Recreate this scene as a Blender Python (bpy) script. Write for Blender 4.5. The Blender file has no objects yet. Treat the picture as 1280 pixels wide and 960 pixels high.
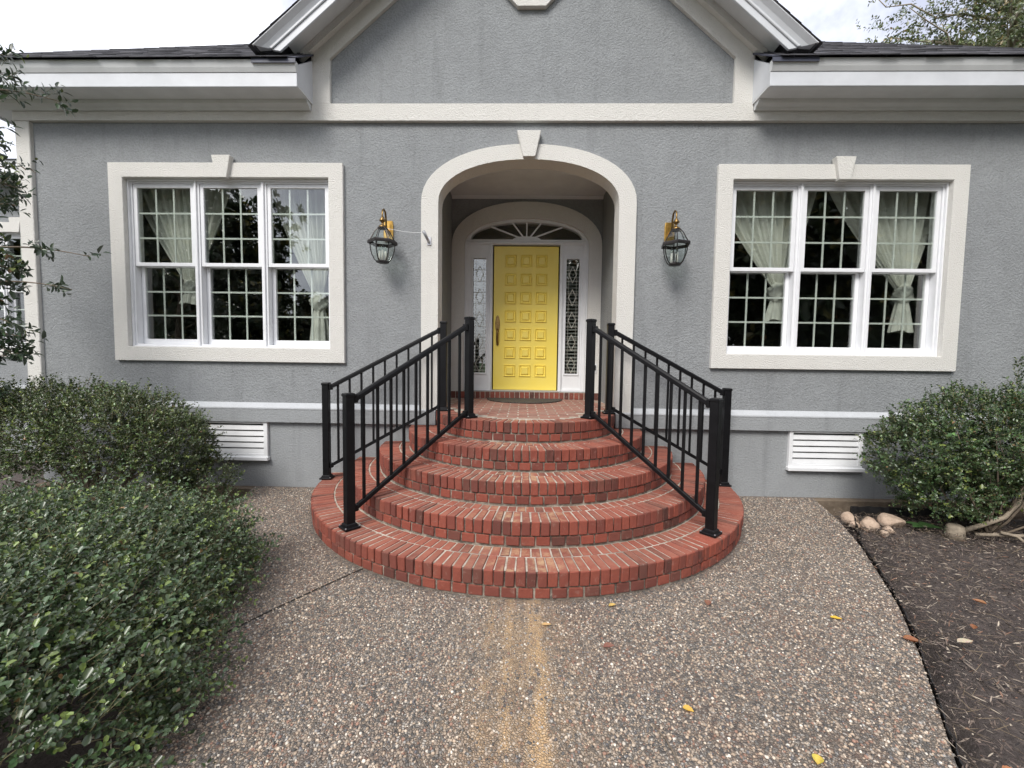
import bpy, bmesh, math, random
import numpy as np
from mathutils import Vector, Matrix
from mathutils.geometry import tessellate_polygon

random.seed(7)
rng = np.random.default_rng(11)
PI = math.pi
scene = bpy.context.scene
COL = scene.collection

# ---------------------------------------------------------------- camera, sky, sun, exposure
cam_data = bpy.data.cameras.new('camera')
cam = bpy.data.objects.new('camera', cam_data)
COL.objects.link(cam)
cam_data.sensor_width = 36.0
cam_data.lens = 517.44 / 1280 * 36.0
cam_data.clip_start = 0.02
cam_data.clip_end = 2000
_r = Vector((0.99963, 0.02345, 0.01351)); _u = Vector((-0.01482, 0.05651, 0.99829)); _f = Vector((-0.02265, 0.99813, -0.05684))
cam.matrix_world = Matrix(((_r.x, _u.x, -_f.x, -0.0451), (_r.y, _u.y, -_f.y, -4.4972), (_r.z, _u.z, -_f.z, 1.4554), (0, 0, 0, 1)))
scene.camera = cam

SUN_EL, SUN_AZ = math.radians(45), math.radians(205)      # azimuth clockwise from +Y (north)
world = bpy.data.worlds.new('World'); scene.world = world; world.use_nodes = True
wn, wl = world.node_tree.nodes, world.node_tree.links
wn.clear()
w_out = wn.new('ShaderNodeOutputWorld'); w_bg = wn.new('ShaderNodeBackground')
w_sky = wn.new('ShaderNodeTexSky'); w_sky.sky_type = 'NISHITA'; w_sky.sun_disc = False
w_sky.sun_elevation = SUN_EL; w_sky.sun_rotation = SUN_AZ
w_tc = wn.new('ShaderNodeTexCoord'); w_no = wn.new('ShaderNodeTexNoise')
w_no.inputs['Scale'].default_value = 3.0; w_no.inputs['Detail'].default_value = 6
w_rp = wn.new('ShaderNodeMapRange'); w_rp.inputs[1].default_value = 0.3; w_rp.inputs[2].default_value = 0.7
w_rp.inputs[3].default_value = 0.72; w_rp.inputs[4].default_value = 0.98
w_mx = wn.new('ShaderNodeMix'); w_mx.data_type = 'RGBA'
w_no2 = wn.new('ShaderNodeTexNoise'); w_no2.inputs['Scale'].default_value = 2.2; w_no2.inputs['Detail'].default_value = 7; w_no2.inputs['Roughness'].default_value = 0.6
wl.new(w_tc.outputs['Generated'], w_no2.inputs['Vector'])
w_cl = wn.new('ShaderNodeValToRGB'); w_cl.color_ramp.elements[0].position = 0.40; w_cl.color_ramp.elements[1].position = 0.66
w_cl.color_ramp.elements[0].color = (0.33, 0.34, 0.40, 1); w_cl.color_ramp.elements[1].color = (1.0, 1.0, 1.01, 1)
w_sc = wn.new('ShaderNodeVectorMath'); w_sc.operation = 'SCALE'; w_sc.inputs['Scale'].default_value = 11.2
wl.new(w_no2.outputs['Fac'], w_cl.inputs[0]); wl.new(w_cl.outputs[0], w_sc.inputs[0]); wl.new(w_sc.outputs[0], w_mx.inputs[7])   # cloud cover
wl.new(w_tc.outputs['Generated'], w_no.inputs['Vector']); wl.new(w_no.outputs['Fac'], w_rp.inputs[0])
wl.new(w_rp.outputs[0], w_mx.inputs[0]); wl.new(w_sky.outputs[0], w_mx.inputs[6])
wl.new(w_mx.outputs[2], w_bg.inputs['Color']); w_bg.inputs['Strength'].default_value = 0.11
wl.new(w_bg.outputs[0], w_out.inputs[0])

sun_data = bpy.data.lights.new('sun', 'SUN'); sun_data.energy = 1.5; sun_data.angle = math.radians(24); sun_data.color = (1.0, 0.96, 0.9)
sun = bpy.data.objects.new('sun', sun_data); COL.objects.link(sun)
_sd = Vector((math.sin(SUN_AZ) * math.cos(SUN_EL), math.cos(SUN_AZ) * math.cos(SUN_EL), math.sin(SUN_EL)))
sun.rotation_euler = _sd.to_track_quat('Z', 'Y').to_euler(); sun.location = _sd * 30

vs = scene.view_settings
vs.view_transform = 'Standard'; vs.look = 'None'; vs.exposure = 1.05; vs.gamma = 1.0; vs.use_curve_mapping = False
scene.cycles.max_bounces = 5; scene.cycles.diffuse_bounces = 3; scene.cycles.glossy_bounces = 3; scene.cycles.transparent_max_bounces = 10

# ---------------------------------------------------------------- materials
def new_mat(name):
    m = bpy.data.materials.new(name); m.use_nodes = True
    return m, m.node_tree.nodes, m.node_tree.links, m.node_tree.nodes['Principled BSDF']

def N(nodes, t, **kw):
    n = nodes.new(t)
    for k, v in kw.items():
        setattr(n, k, v)
    return n

def noise(nodes, links, vec, scale, detail=4, rough=0.55):
    n = nodes.new('ShaderNodeTexNoise'); n.inputs['Scale'].default_value = scale; n.inputs['Detail'].default_value = detail
    n.inputs['Roughness'].default_value = rough
    links.new(vec, n.inputs['Vector']); return n.outputs['Fac']

def maprange(nodes, links, v, a, b, c, d):
    n = nodes.new('ShaderNodeMapRange')
    for i, x in enumerate((a, b, c, d)): n.inputs[i + 1].default_value = x
    links.new(v, n.inputs[0]); return n.outputs[0]

def mixc(nodes, links, fac, a, b, blend='MIX'):
    n = nodes.new('ShaderNodeMix'); n.data_type = 'RGBA'; n.blend_type = blend
    for s, i in ((fac, 0), (a, 6), (b, 7)):
        if hasattr(s, 'is_linked'): links.new(s, n.inputs[i])
        elif i == 0: n.inputs[0].default_value = s
        else: n.inputs[i].default_value = (*s, 1)
    return n.outputs[2]

def math_(nodes, links, op, a, b=0.0, c=None):
    n = nodes.new('ShaderNodeMath'); n.operation = op
    for i, s in enumerate((a, b, c)):
        if s is None: continue
        if hasattr(s, 'is_linked'): links.new(s, n.inputs[i])
        else: n.inputs[i].default_value = s
    return n.outputs[0]

def ramp(nodes, links, v, stops, mode='LINEAR'):
    n = nodes.new('ShaderNodeValToRGB'); n.color_ramp.interpolation = mode
    e = n.color_ramp.elements
    while len(e) < len(stops): e.new(0.5)
    for i, (p, c) in enumerate(stops):
        e[i].position = p; e[i].color = (*c, 1)
    links.new(v, n.inputs[0]); return n.outputs[0]

def bump(nodes, links, h, strength, dist, prev=None):
    n = nodes.new('ShaderNodeBump'); n.inputs['Strength'].default_value = strength; n.inputs['Distance'].default_value = dist
    links.new(h, n.inputs['Height'])
    if prev: links.new(prev, n.inputs['Normal'])
    return n.outputs[0]

def mat_plain(name, col, rough=0.5, metal=0.0, var=0.08, scale=25, bmp=0.0, spec=0.5):
    m, n, l, p = new_mat(name)
    tc = n.new('ShaderNodeTexCoord')
    f = noise(n, l, tc.outputs['Object'], scale, 5)
    f2 = maprange(n, l, f, 0.3, 0.7, 1 - var, 1 + var)
    c = n.new('ShaderNodeVectorMath'); c.operation = 'SCALE'; c.inputs[0].default_value = col
    l.new(f2, c.inputs['Scale']); l.new(c.outputs[0], p.inputs['Base Color'])
    p.inputs['Roughness'].default_value = rough; p.inputs['Metallic'].default_value = metal
    p.inputs['Specular IOR Level'].default_value = spec
    if bmp: l.new(bump(n, l, f, bmp, 0.003), p.inputs['Normal'])
    return m

def mat_stucco(name, col, lump=58, strength=0.6, dirt=0.12, dirtcol=None, stain=0.0):
    m, n, l, p = new_mat(name)
    tc = n.new('ShaderNodeTexCoord'); v = tc.outputs['Object']
    big = noise(n, l, v, 1.3, 5, 0.6); mid = noise(n, l, v, 9, 4); fine = noise(n, l, v, lump, 3, 0.6); gr = noise(n, l, v, 160, 2)
    c = mixc(n, l, maprange(n, l, big, 0.35, 0.7, 0, dirt * 2.2), col, dirtcol or tuple(x * 0.7 for x in col))
    c = mixc(n, l, maprange(n, l, mid, 0.4, 0.7, 0, dirt), c, tuple(x * 0.6 for x in col))
    c = mixc(n, l, maprange(n, l, fine, 0.35, 0.6, dirt * 1.8, 0), c, tuple(x * 0.55 for x in col))
    if stain:                                            # rain streaks and grime with a shape of their own
        mp = n.new('ShaderNodeMapping'); mp.inputs['Scale'].default_value = (7, 7, 0.55); l.new(v, mp.inputs['Vector'])
        st = noise(n, l, mp.outputs[0], 1.0, 5, 0.65)
        c = mixc(n, l, maprange(n, l, st, 0.56, 0.78, 0, stain), c, tuple(x * 0.55 for x in col))
    l.new(c, p.inputs['Base Color'])
    h = math_(n, l, 'ADD', fine, math_(n, l, 'MULTIPLY', gr, 0.25))
    l.new(bump(n, l, h, strength, 0.026), p.inputs['Normal'])
    p.inputs['Roughness'].default_value = 0.9; p.inputs['Specular IOR Level'].default_value = 0.2
    return m

M = {}
M['stucco'] = mat_stucco('grey_stucco', (0.335, 0.35, 0.36), dirt=0.2, stain=0.5)
M['stucco_foot'] = mat_stucco('foundation_stucco', (0.345, 0.36, 0.37), strength=0.4, stain=0.5)
M['cream'] = mat_stucco('cream_stucco', (0.76, 0.745, 0.705), lump=85, strength=0.6, dirt=0.05, stain=0.12)
M['band'] = mat_stucco('pale_ledge', (0.52, 0.54, 0.56), strength=0.2, dirt=0.08, stain=0.3)
M['white'] = mat_plain('white_paint', (0.78, 0.79, 0.80), 0.45, var=0.05, scale=6)
M['eave_white'] = mat_plain('eave_paint', (0.62, 0.64, 0.67), 0.5, var=0.07, scale=4)
M['soffit'] = mat_plain('soffit_paint', (0.66, 0.675, 0.68), 0.6, var=0.06, scale=5)
M['vinyl'] = mat_plain('white_vinyl', (0.80, 0.81, 0.83), 0.35, var=0.03, scale=9)
M['muntin'] = mat_plain('muntin_vinyl', (0.74, 0.77, 0.74), 0.4, var=0.03)
M['black'] = mat_plain('black_powder_coat', (0.006, 0.006, 0.007), 0.45, var=0.3, scale=14, spec=0.22)
M['bronze'] = mat_plain('dark_bronze', (0.03, 0.026, 0.025), 0.4, 0.6, var=0.2)
M['brass'] = mat_plain('brass', (0.60, 0.37, 0.10), 0.35, 1.0, var=0.25, scale=30)
M['oldbrass'] = mat_plain('aged_brass', (0.22, 0.14, 0.055), 0.35, 1.0, var=0.4, scale=60)
M['steel'] = mat_plain('galvanised', (0.5, 0.5, 0.52), 0.4, 0.8, var=0.2)
M['flashing'] = mat_plain('dark_flashing', (0.065, 0.07, 0.10), 0.55, var=0.3, scale=9)
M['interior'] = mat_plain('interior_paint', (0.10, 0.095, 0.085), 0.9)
M['liner'] = mat_plain('black_plastic', (0.012, 0.012, 0.013), 0.5, var=0.3)
M['threshold'] = mat_plain('aluminium_threshold', (0.5, 0.49, 0.46), 0.45, 0.3)
M['candle'] = mat_plain('candle_white', (0.8, 0.78, 0.72), 0.5)
M['blind'] = mat_plain('blind_white', (0.42, 0.42, 0.40), 0.5)
M['bulb'] = M['candle']
M['came'] = mat_plain('lead_came', (0.42, 0.40, 0.34), 0.45, 0.6)
M['bark'] = mat_plain('bark', (0.17, 0.135, 0.10), 0.9, var=0.35, scale=40, bmp=0.6)
M['palebark'] = mat_plain('pale_bark', (0.30, 0.25, 0.19), 0.85, var=0.3, scale=30, bmp=0.5)
M['twig'] = mat_plain('green_twig', (0.24, 0.21, 0.11), 0.8, var=0.3, scale=30)
M['silk'] = mat_plain('web_silk', (0.75, 0.76, 0.78), 0.6)

def mat_door():
    m, n, l, p = new_mat('yellow_door_paint')
    tc = n.new('ShaderNodeTexCoord'); v = tc.outputs['Object']
    f = noise(n, l, v, 3, 5)
    mp = n.new('ShaderNodeMapping'); mp.inputs['Scale'].default_value = (60, 60, 3); l.new(v, mp.inputs['Vector'])
    g = noise(n, l, mp.outputs[0], 1.0, 4)
    c = mixc(n, l, maprange(n, l, f, 0.3, 0.7, 0, 1), (0.91, 0.70, 0.105), (0.89, 0.715, 0.15))
    l.new(c, p.inputs['Base Color']); p.inputs['Roughness'].default_value = 0.42
    l.new(bump(n, l, g, 0.12, 0.002), p.inputs['Normal'])
    return m
M['door'] = mat_door()

def mat_brick():
    m, n, l, p = new_mat('red_brick')
    oi = n.new('ShaderNodeObjectInfo'); tc = n.new('ShaderNodeTexCoord'); geo = n.new('ShaderNodeNewGeometry')
    v = geo.outputs['Position']
    c = ramp(n, l, oi.outputs['Random'], [(0, (0.09, 0.042, 0.034)), (0.10, (0.165, 0.056, 0.043)), (0.45, (0.25, 0.070, 0.047)), (0.78, (0.29, 0.082, 0.054)), (0.88, (0.18, 0.070, 0.052)), (1.0, (0.08, 0.042, 0.034))])
    c2 = mixc(n, l, maprange(n, l, noise(n, l, v, 55, 4), 0.35, 0.75, 0, 0.5), c, (0.18, 0.05, 0.04))
    big = noise(n, l, v, 3.0, 5, 0.65)
    c3 = mixc(n, l, maprange(n, l, big, 0.52, 0.8, 0, 0.45), c2, (0.13, 0.075, 0.055))
    bl = noise(n, l, v, 24, 5, 0.7)
    c4 = mixc(n, l, maprange(n, l, bl, 0.58, 0.82, 0, 0.45), c3, (0.50, 0.36, 0.30))
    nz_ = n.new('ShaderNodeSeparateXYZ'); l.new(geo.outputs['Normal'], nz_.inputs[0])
    toplight_wear = math_(n, l, 'MULTIPLY', maprange(n, l, nz_.outputs[2], 0.75, 0.97, 0, 1), maprange(n, l, noise(n, l, v, 7, 5, 0.7), 0.3, 0.65, 0.1, 0.65))
    c4 = mixc(n, l, toplight_wear, c4, (0.38, 0.158, 0.108))                # upper faces painted lighter, for overhead light as well as dusty wear
    # sand washed onto the middle of the treads, and a fresh red spill by the right post
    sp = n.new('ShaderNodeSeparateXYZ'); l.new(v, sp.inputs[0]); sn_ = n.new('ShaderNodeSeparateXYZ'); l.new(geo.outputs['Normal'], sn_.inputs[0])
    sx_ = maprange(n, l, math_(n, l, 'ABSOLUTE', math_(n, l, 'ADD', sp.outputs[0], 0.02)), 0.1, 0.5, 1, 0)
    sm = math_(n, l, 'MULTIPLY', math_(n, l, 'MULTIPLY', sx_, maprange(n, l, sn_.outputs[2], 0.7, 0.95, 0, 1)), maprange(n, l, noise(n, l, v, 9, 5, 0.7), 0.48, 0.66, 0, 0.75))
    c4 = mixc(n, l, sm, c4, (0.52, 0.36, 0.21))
    vd = n.new('ShaderNodeVectorMath'); vd.operation = 'DISTANCE'; l.new(v, vd.inputs[0]); vd.inputs[1].default_value = (1.27, -1.60, 0.18)
    rm = math_(n, l, 'SUBTRACT', maprange(n, l, vd.outputs['Value'], 0.05, 0.28, 1.0, 0.0), maprange(n, l, noise(n, l, v, 16, 4), 0.3, 0.7, 0, 0.8))
    c4 = mixc(n, l, maprange(n, l, rm, 0.0, 0.25, 0, 0.5), c4, (0.36, 0.085, 0.05))
    l.new(c4, p.inputs['Base Color'])
    l.new(bump(n, l, noise(n, l, v, 140, 3), 0.5, 0.004), p.inputs['Normal'])
    p.inputs['Roughness'].default_value = 0.85; p.inputs['Specular IOR Level'].default_value = 0.3
    return m
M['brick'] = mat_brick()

def mat_paver():
    m, n, l, p = new_mat('worn_paving_brick')
    oi = n.new('ShaderNodeObjectInfo'); geo = n.new('ShaderNodeNewGeometry'); v = geo.outputs['Position']
    c = ramp(n, l, oi.outputs['Random'], [(0, (0.26, 0.13, 0.10)), (0.5, (0.36, 0.16, 0.12)), (1, (0.33, 0.20, 0.155))])
    c = mixc(n, l, maprange(n, l, noise(n, l, v, 18, 5, 0.7), 0.42, 0.75, 0, 0.6), c, (0.42, 0.33, 0.26))
    c = mixc(n, l, maprange(n, l, noise(n, l, v, 90, 3), 0.35, 0.7, 0, 0.4), c, (0.15, 0.07, 0.055))
    l.new(c, p.inputs['Base Color']); l.new(bump(n, l, noise(n, l, v, 120, 3), 0.5, 0.004), p.inputs['Normal'])
    p.inputs['Roughness'].default_value = 0.9; p.inputs['Specular IOR Level'].default_value = 0.25
    return m
M['paver'] = mat_paver()

def mat_mortar(shade_grime=False):
    m, n, l, p = new_mat('shaded_grimy_mortar' if shade_grime else 'mortar')
    geo = n.new('ShaderNodeNewGeometry'); v = geo.outputs['Position']
    c = mixc(n, l, maprange(n, l, noise(n, l, v, 14, 5, 0.7), 0.35, 0.65, 0, 1), (0.56, 0.51, 0.43), (0.29, 0.235, 0.18))
    c = mixc(n, l, maprange(n, l, noise(n, l, v, 3, 4), 0.5, 0.75, 0, 0.7), c, (0.13, 0.10, 0.08))
    if shade_grime: c = mixc(n, l, maprange(n, l, noise(n, l, v, 10, 5, 0.7), 0.40, 0.62, 0.92, 0.25), c, (0.075, 0.06, 0.05))  # dark tone paints in the shade of recessed joints along with grime
    l.new(c, p.inputs['Base Color']); l.new(bump(n, l, noise(n, l, v, 200, 3), 0.6, 0.003), p.inputs['Normal'])
    p.inputs['Roughness'].default_value = 0.95
    return m
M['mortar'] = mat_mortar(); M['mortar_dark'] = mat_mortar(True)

def mat_concrete():
    m, n, l, p = new_mat('exposed_aggregate')
    geo = n.new('ShaderNodeNewGeometry'); v = geo.outputs['Position']
    wob = n.new('ShaderNodeTexNoise'); wob.inputs['Scale'].default_value = 30; l.new(v, wob.inputs['Vector'])
    vv = mixc(n, l, 0.012, v, wob.outputs['Color'], 'ADD')
    def voro(scale, feat='F1'):
        t = n.new('ShaderNodeTexVoronoi'); t.inputs['Scale'].default_value = scale; t.feature = feat
        l.new(vv, t.inputs['Vector']); return t
    a = voro(88); e = voro(88, 'DISTANCE_TO_EDGE')
    sep = n.new('ShaderNodeSeparateColor'); l.new(a.outputs['Color'], sep.inputs[0])
    peb = ramp(n, l, sep.outputs[0], [(0, (0.08, 0.078, 0.078)), (0.2, (0.18, 0.17, 0.16)), (0.45, (0.33, 0.27, 0.215)), (0.62, (0.41, 0.325, 0.25)), (0.74, (0.20, 0.125, 0.097)), (0.86, (0.36, 0.31, 0.265)), (1, (0.56, 0.52, 0.46))])
    cem = mixc(n, l, noise(n, l, v, 60, 4), (0.20, 0.17, 0.14), (0.09, 0.078, 0.066))
    c = mixc(n, l, maprange(n, l, e.outputs['Distance'], 0.03, 0.16, 0, 1), cem, peb)
    bigv = noise(n, l, v, 0.9, 6, 0.65)
    c = mixc(n, l, maprange(n, l, bigv, 0.45, 0.75, 0, 0.55), c, (0.12, 0.095, 0.078))
    redv = noise(n, l, v, 1.7, 4)
    c = mixc(n, l, maprange(n, l, redv, 0.5, 0.75, 0, 0.22), c, (0.26, 0.14, 0.10))
    # washed-out sand trails running away from the steps
    sx = n.new('ShaderNodeSeparateXYZ'); l.new(v, sx.inputs[0])
    mp = n.new('ShaderNodeMapping'); mp.inputs['Scale'].default_value = (14, 4.5, 1); l.new(v, mp.inputs['Vector'])
    sn = noise(n, l, mp.outputs[0], 1.0, 6, 0.7)
    tot = None
    for x0, w, k in ((0.05, 0.085, 1.2), (-0.09, 0.06, 0.9), (-0.19, 0.07, 0.55), (-0.03, 0.42, 0.42)):
        dx = math_(n, l, 'ABSOLUTE', math_(n, l, 'SUBTRACT', sx.outputs[0], x0))
        g = maprange(n, l, dx, 0, w, k, 0)
        tot = g if tot is None else math_(n, l, 'MAXIMUM', tot, g)
    yf = maprange(n, l, sx.outputs[1], -2.0, -2.3, 0.5, 1)
    sm = math_(n, l, 'MULTIPLY', math_(n, l, 'MULTIPLY', tot, yf), maprange(n, l, sn, 0.37, 0.52, 0, 1.3))
    hi = noise(n, l, v, 190, 3, 0.7)
    sm = math_(n, l, 'MULTIPLY', sm, maprange(n, l, hi, 0.42, 0.58, 0.1, 1.0))
    c = mixc(n, l, math_(n, l, 'MINIMUM', sm, 0.88), c, (0.64, 0.42, 0.215))
    l.new(c, p.inputs['Base Color'])
    h = maprange(n, l, e.outputs['Distance'], 0.0, 0.25, 0, 1)
    l.new(bump(n, l, h, 0.8, 0.006), p.inputs['Normal'])
    p.inputs['Roughness'].default_value = 0.8; p.inputs['Specular IOR Level'].default_value = 0.35
    return m
M['concrete'] = mat_concrete()

def mat_soil(name, a, b, scale=30):
    m, n, l, p = new_mat(name)
    geo = n.new('ShaderNodeNewGeometry'); v = geo.outputs['Position']
    f = noise(n, l, v, scale, 6, 0.7)
    c = mixc(n, l, maprange(n, l, f, 0.35, 0.65, 0, 1), a, b)
    c = mixc(n, l, maprange(n, l, noise(n, l, v, 1.5, 4), 0.4, 0.7, 0, 0.6), c, tuple(x * 0.6 for x in a))
    l.new(c, p.inputs['Base Color']); l.new(bump(n, l, f, 0.9, 0.02), p.inputs['Normal'])
    p.inputs['Roughness'].default_value = 0.95; p.inputs['Specular IOR Level'].default_value = 0.2
    return m
M['mulch'] = mat_soil('mulch', (0.14, 0.118, 0.108), (0.075, 0.062, 0.057), 45)
M['footing'] = mat_soil('brown_footing', (0.24, 0.19, 0.14), (0.15, 0.115, 0.085), 12)
M['lawn'] = mat_soil('lawn', (0.06, 0.10, 0.03), (0.04, 0.07, 0.025), 8)
M['joint'] = mat_soil('dark_joint', (0.05, 0.045, 0.04), (0.03, 0.025, 0.02), 30)

def mat_attr(name, rough=0.8, spec=0.3, trans=0.0):
    """colour carried by each small piece (leaf, pebble, bark shred)"""
    m, n, l, p = new_mat(name)
    a = n.new('ShaderNodeAttribute'); a.attribute_name = 'tint'
    l.new(a.outputs['Color'], p.inputs['Base Color'])
    p.inputs['Roughness'].default_value = rough; p.inputs['Specular IOR Level'].default_value = spec
    if trans:
        t = n.new('ShaderNodeBsdfTranslucent'); mx = n.new('ShaderNodeMixShader'); mx.inputs[0].default_value = trans
        h = n.new('ShaderNodeHueSaturation'); h.inputs['Saturation'].default_value = 1.15; h.inputs['Value'].default_value = 1.5
        l.new(a.outputs['Color'], h.inputs['Color']); l.new(h.outputs[0], t.inputs['Color'])
        out = n['Material Output']; l.new(p.outputs[0], mx.inputs[1]); l.new(t.outputs[0], mx.inputs[2]); l.new(mx.outputs[0], out.inputs[0])
    return m
M['leaf'] = mat_attr('leaf', 0.32, 0.7, 0.14)
M['pebble'] = mat_attr('pebble', 0.75, 0.35)
M['shred'] = mat_attr('bark_shred', 0.9, 0.2)
M['shingle'] = mat_attr('asphalt_shingle', 0.95, 0.2)
M['dryleaf'] = mat_attr('dry_leaf', 0.6, 0.3, 0.2)
M['rock'] = mat_soil('sandstone_rock', (0.62, 0.48, 0.37), (0.44, 0.32, 0.24), 22)

def mat_glass(name, ior, tint=(0.93, 0.97, 0.95), rough=0.0):
    m, n, l, p = new_mat(name)
    n.remove(p)
    fr = n.new('ShaderNodeFresnel'); geo = n.new('ShaderNodeNewGeometry')
    l.new(maprange(n, l, geo.outputs['Backfacing'], 0, 1, ior, 1 / ior), fr.inputs['IOR'])   # same reflectance on both faces of the sheet
    tr = n.new('ShaderNodeBsdfTransparent'); tr.inputs['Color'].default_value = (*tint, 1)
    gl = n.new('ShaderNodeBsdfGlossy'); gl.inputs['Roughness'].default_value = rough
    mx = n.new('ShaderNodeMixShader')
    l.new(fr.outputs[0], mx.inputs[0]); l.new(tr.outputs[0], mx.inputs[1]); l.new(gl.outputs[0], mx.inputs[2])
    if name == 'window_glass':
        tc = n.new('ShaderNodeTexCoord')
        b = bump(n, l, noise(n, l, tc.outputs['Object'], 2.2, 1), 0.06, 0.02); l.new(b, gl.inputs['Normal'])
    l.new(mx.outputs[0], n['Material Output'].inputs[0])
    return m
M['glass'] = mat_glass('window_glass', 2.15, (0.94, 0.96, 0.94))
M['lampglass'] = mat_glass('lamp_glass', 1.7)
def mat_curtain():
    m, n, l, p = new_mat('sheer_curtain')
    tc = n.new('ShaderNodeTexCoord')
    f = noise(n, l, tc.outputs['Object'], 5, 4)
    c = mixc(n, l, f, (0.80, 0.80, 0.75), (0.70, 0.71, 0.65))
    l.new(c, p.inputs['Base Color']); p.inputs['Roughness'].default_value = 0.8
    return m
M['curtain'] = mat_curtain()
def mat_mat():
    m, n, l, p = new_mat('rubber_doormat')
    tc = n.new('ShaderNodeTexCoord')
    v = n.new('ShaderNodeTexVoronoi'); v.inputs['Scale'].default_value = 45; l.new(tc.outputs['Object'], v.inputs['Vector'])
    c = mixc(n, l, maprange(n, l, v.outputs['Distance'], 0.2, 0.6, 0, 1), (0.02, 0.02, 0.02), (0.075, 0.065, 0.055))
    l.new(c, p.inputs['Base Color']); p.inputs['Roughness'].default_value = 0.9
    l.new(bump(n, l, v.outputs['Distance'], 0.8, 0.006), p.inputs['Normal'])
    return m
M['mat'] = mat_mat()

# ---------------------------------------------------------------- mesh helpers
class MB:
    def __init__(s): s.v = []; s.f = []
    def box(s, x0, x1, y0, y1, z0, z1):
        b = len(s.v)
        s.v += [(x0, y0, z0), (x1, y0, z0), (x1, y1, z0), (x0, y1, z0), (x0, y0, z1), (x1, y0, z1), (x1, y1, z1), (x0, y1, z1)]
        s.f += [tuple(b + i for i in q) for q in ((0, 3, 2, 1), (4, 5, 6, 7), (0, 1, 5, 4), (1, 2, 6, 5), (2, 3, 7, 6), (3, 0, 4, 7))]
        return s
    def ngon_prism(s, pts, axis, a, b):
        """closed outline pts (2-D) extruded along an axis from a to b; simple (maybe concave) outline"""
        n = len(pts); base = len(s.v)
        mk = {'x': lambda p, t: (t, p[0], p[1]), 'y': lambda p, t: (p[0], t, p[1]), 'z': lambda p, t: (p[0], p[1], t)}[axis]
        s.v += [mk(p, a) for p in pts] + [mk(p, b) for p in pts]
        for t in tessellate_polygon([[Vector((p[0], p[1], 0)) for p in pts]]):
            s.f.append(tuple(base + i for i in t)); s.f.append(tuple(base + n + i for i in reversed(t)))
        for i in range(n):
            j = (i + 1) % n; s.f.append((base + i, base + j, base + n + j, base + n + i))
        return s
    def holed(s, outer, holes, y0, y1):
        """outline in XZ with holes, from y0 to y1"""
        loops = [outer] + holes; flat = [p for lp in loops for p in lp]; n = len(flat); base = len(s.v)
        s.v += [(p[0], y0, p[1]) for p in flat] + [(p[0], y1, p[1]) for p in flat]
        for t in tessellate_polygon([[Vector((p[0], p[1], 0)) for p in lp] for lp in loops]):
            s.f.append(tuple(base + i for i in t)); s.f.append(tuple(base + n + i for i in reversed(t)))
        k = 0
        for lp in loops:
            m = len(lp)
            for i in range(m):
                j = (i + 1) % m; s.f.append((base + k + i, base + k + j, base + n + k + j, base + n + k + i))
            k += m
        return s
    def tube(s, pts, rad, seg=6, cap=True):
        pts = [Vector(p) for p in pts]; rad = rad if hasattr(rad, '__len__') else [rad] * len(pts)
        base = len(s.v); prev = None
        for i, p in enumerate(pts):
            d = (pts[min(i + 1, len(pts) - 1)] - pts[max(i - 1, 0)]).normalized()
            if prev is None:
                a = d.orthogonal().normalized()
            else:
                a = (prev - d * prev.dot(d)); a = a.normalized() if a.length > 1e-6 else d.orthogonal().normalized()
            prev = a; b = d.cross(a)
            for k in range(seg):
                t = 2 * PI * k / seg; s.v.append(tuple(p + (a * math.cos(t) + b * math.sin(t)) * rad[i]))
        for i in range(len(pts) - 1):
            for k in range(seg):
                q = base + i * seg; s.f.append((q + k, q + (k + 1) % seg, q + seg + (k + 1) % seg, q + seg + k))
        if cap:
            s.f.append(tuple(base + k for k in reversed(range(seg)))); e = base + (len(pts) - 1) * seg
            s.f.append(tuple(e + k for k in range(seg)))
        return s
    def lathe(s, prof, cx, cy, seg=16, rot=0.0, cap=True):
        base = len(s.v)
        for r, z in prof:
            for k in range(seg):
                t = rot + 2 * PI * k / seg; s.v.append((cx + r * math.cos(t), cy + r * math.sin(t), z))
        for i in range(len(prof) - 1):
            for k in range(seg):
                q = base + i * seg; s.f.append((q + k, q + (k + 1) % seg, q + seg + (k + 1) % seg, q + seg + k))
        if cap:
            s.f.append(tuple(base + k for k in reversed(range(seg)))); e = base + (len(prof) - 1) * seg
            s.f.append(tuple(e + k for k in range(seg)))
        return s
    def ribbon(s, a, b):
        """quad strip between two point lists"""
        base = len(s.v); n = len(a); s.v += [tuple(p) for p in a] + [tuple(p) for p in b]
        for i in range(n - 1): s.f.append((base + i, base + i + 1, base + n + i + 1, base + n + i))
        return s
    def mesh(s, name, mat, smooth=False, bevel=0.0, recalc=True):
        me = bpy.data.meshes.new(name); me.from_pydata(s.v, [], s.f)
        if recalc or bevel:
            bm = bmesh.new(); bm.from_mesh(me)
            if recalc: bmesh.ops.recalc_face_normals(bm, faces=bm.faces)
            if bevel:
                es = [e for e in bm.edges if len(e.link_faces) == 2 and e.calc_face_angle(0) > 0.6]
                bmesh.ops.bevel(bm, geom=es, offset=bevel, segments=1, affect='EDGES', clamp_overlap=True)
            bm.to_mesh(me); bm.free()
        if smooth: me.polygons.foreach_set('use_smooth', [True] * len(me.polygons))
        me.materials.append(M[mat] if isinstance(mat, str) else mat)
        return me
    def build(s, name, mat, parent=None, **kw):
        return link(name, s.mesh(name, mat, **kw), parent)

def link(name, me, parent=None, loc=None, rotz=0.0):
    o = bpy.data.objects.new(name, me); COL.objects.link(o)
    if parent is not None: o.parent = parent
    if loc is not None: o.location = loc
    if rotz: o.rotation_euler = (0, 0, rotz)
    return o

def tag(o, label, cat, group=None, kind=None):
    o['label'] = label; o['category'] = cat
    if group: o['group'] = group
    if kind: o['kind'] = kind
    return o

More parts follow.
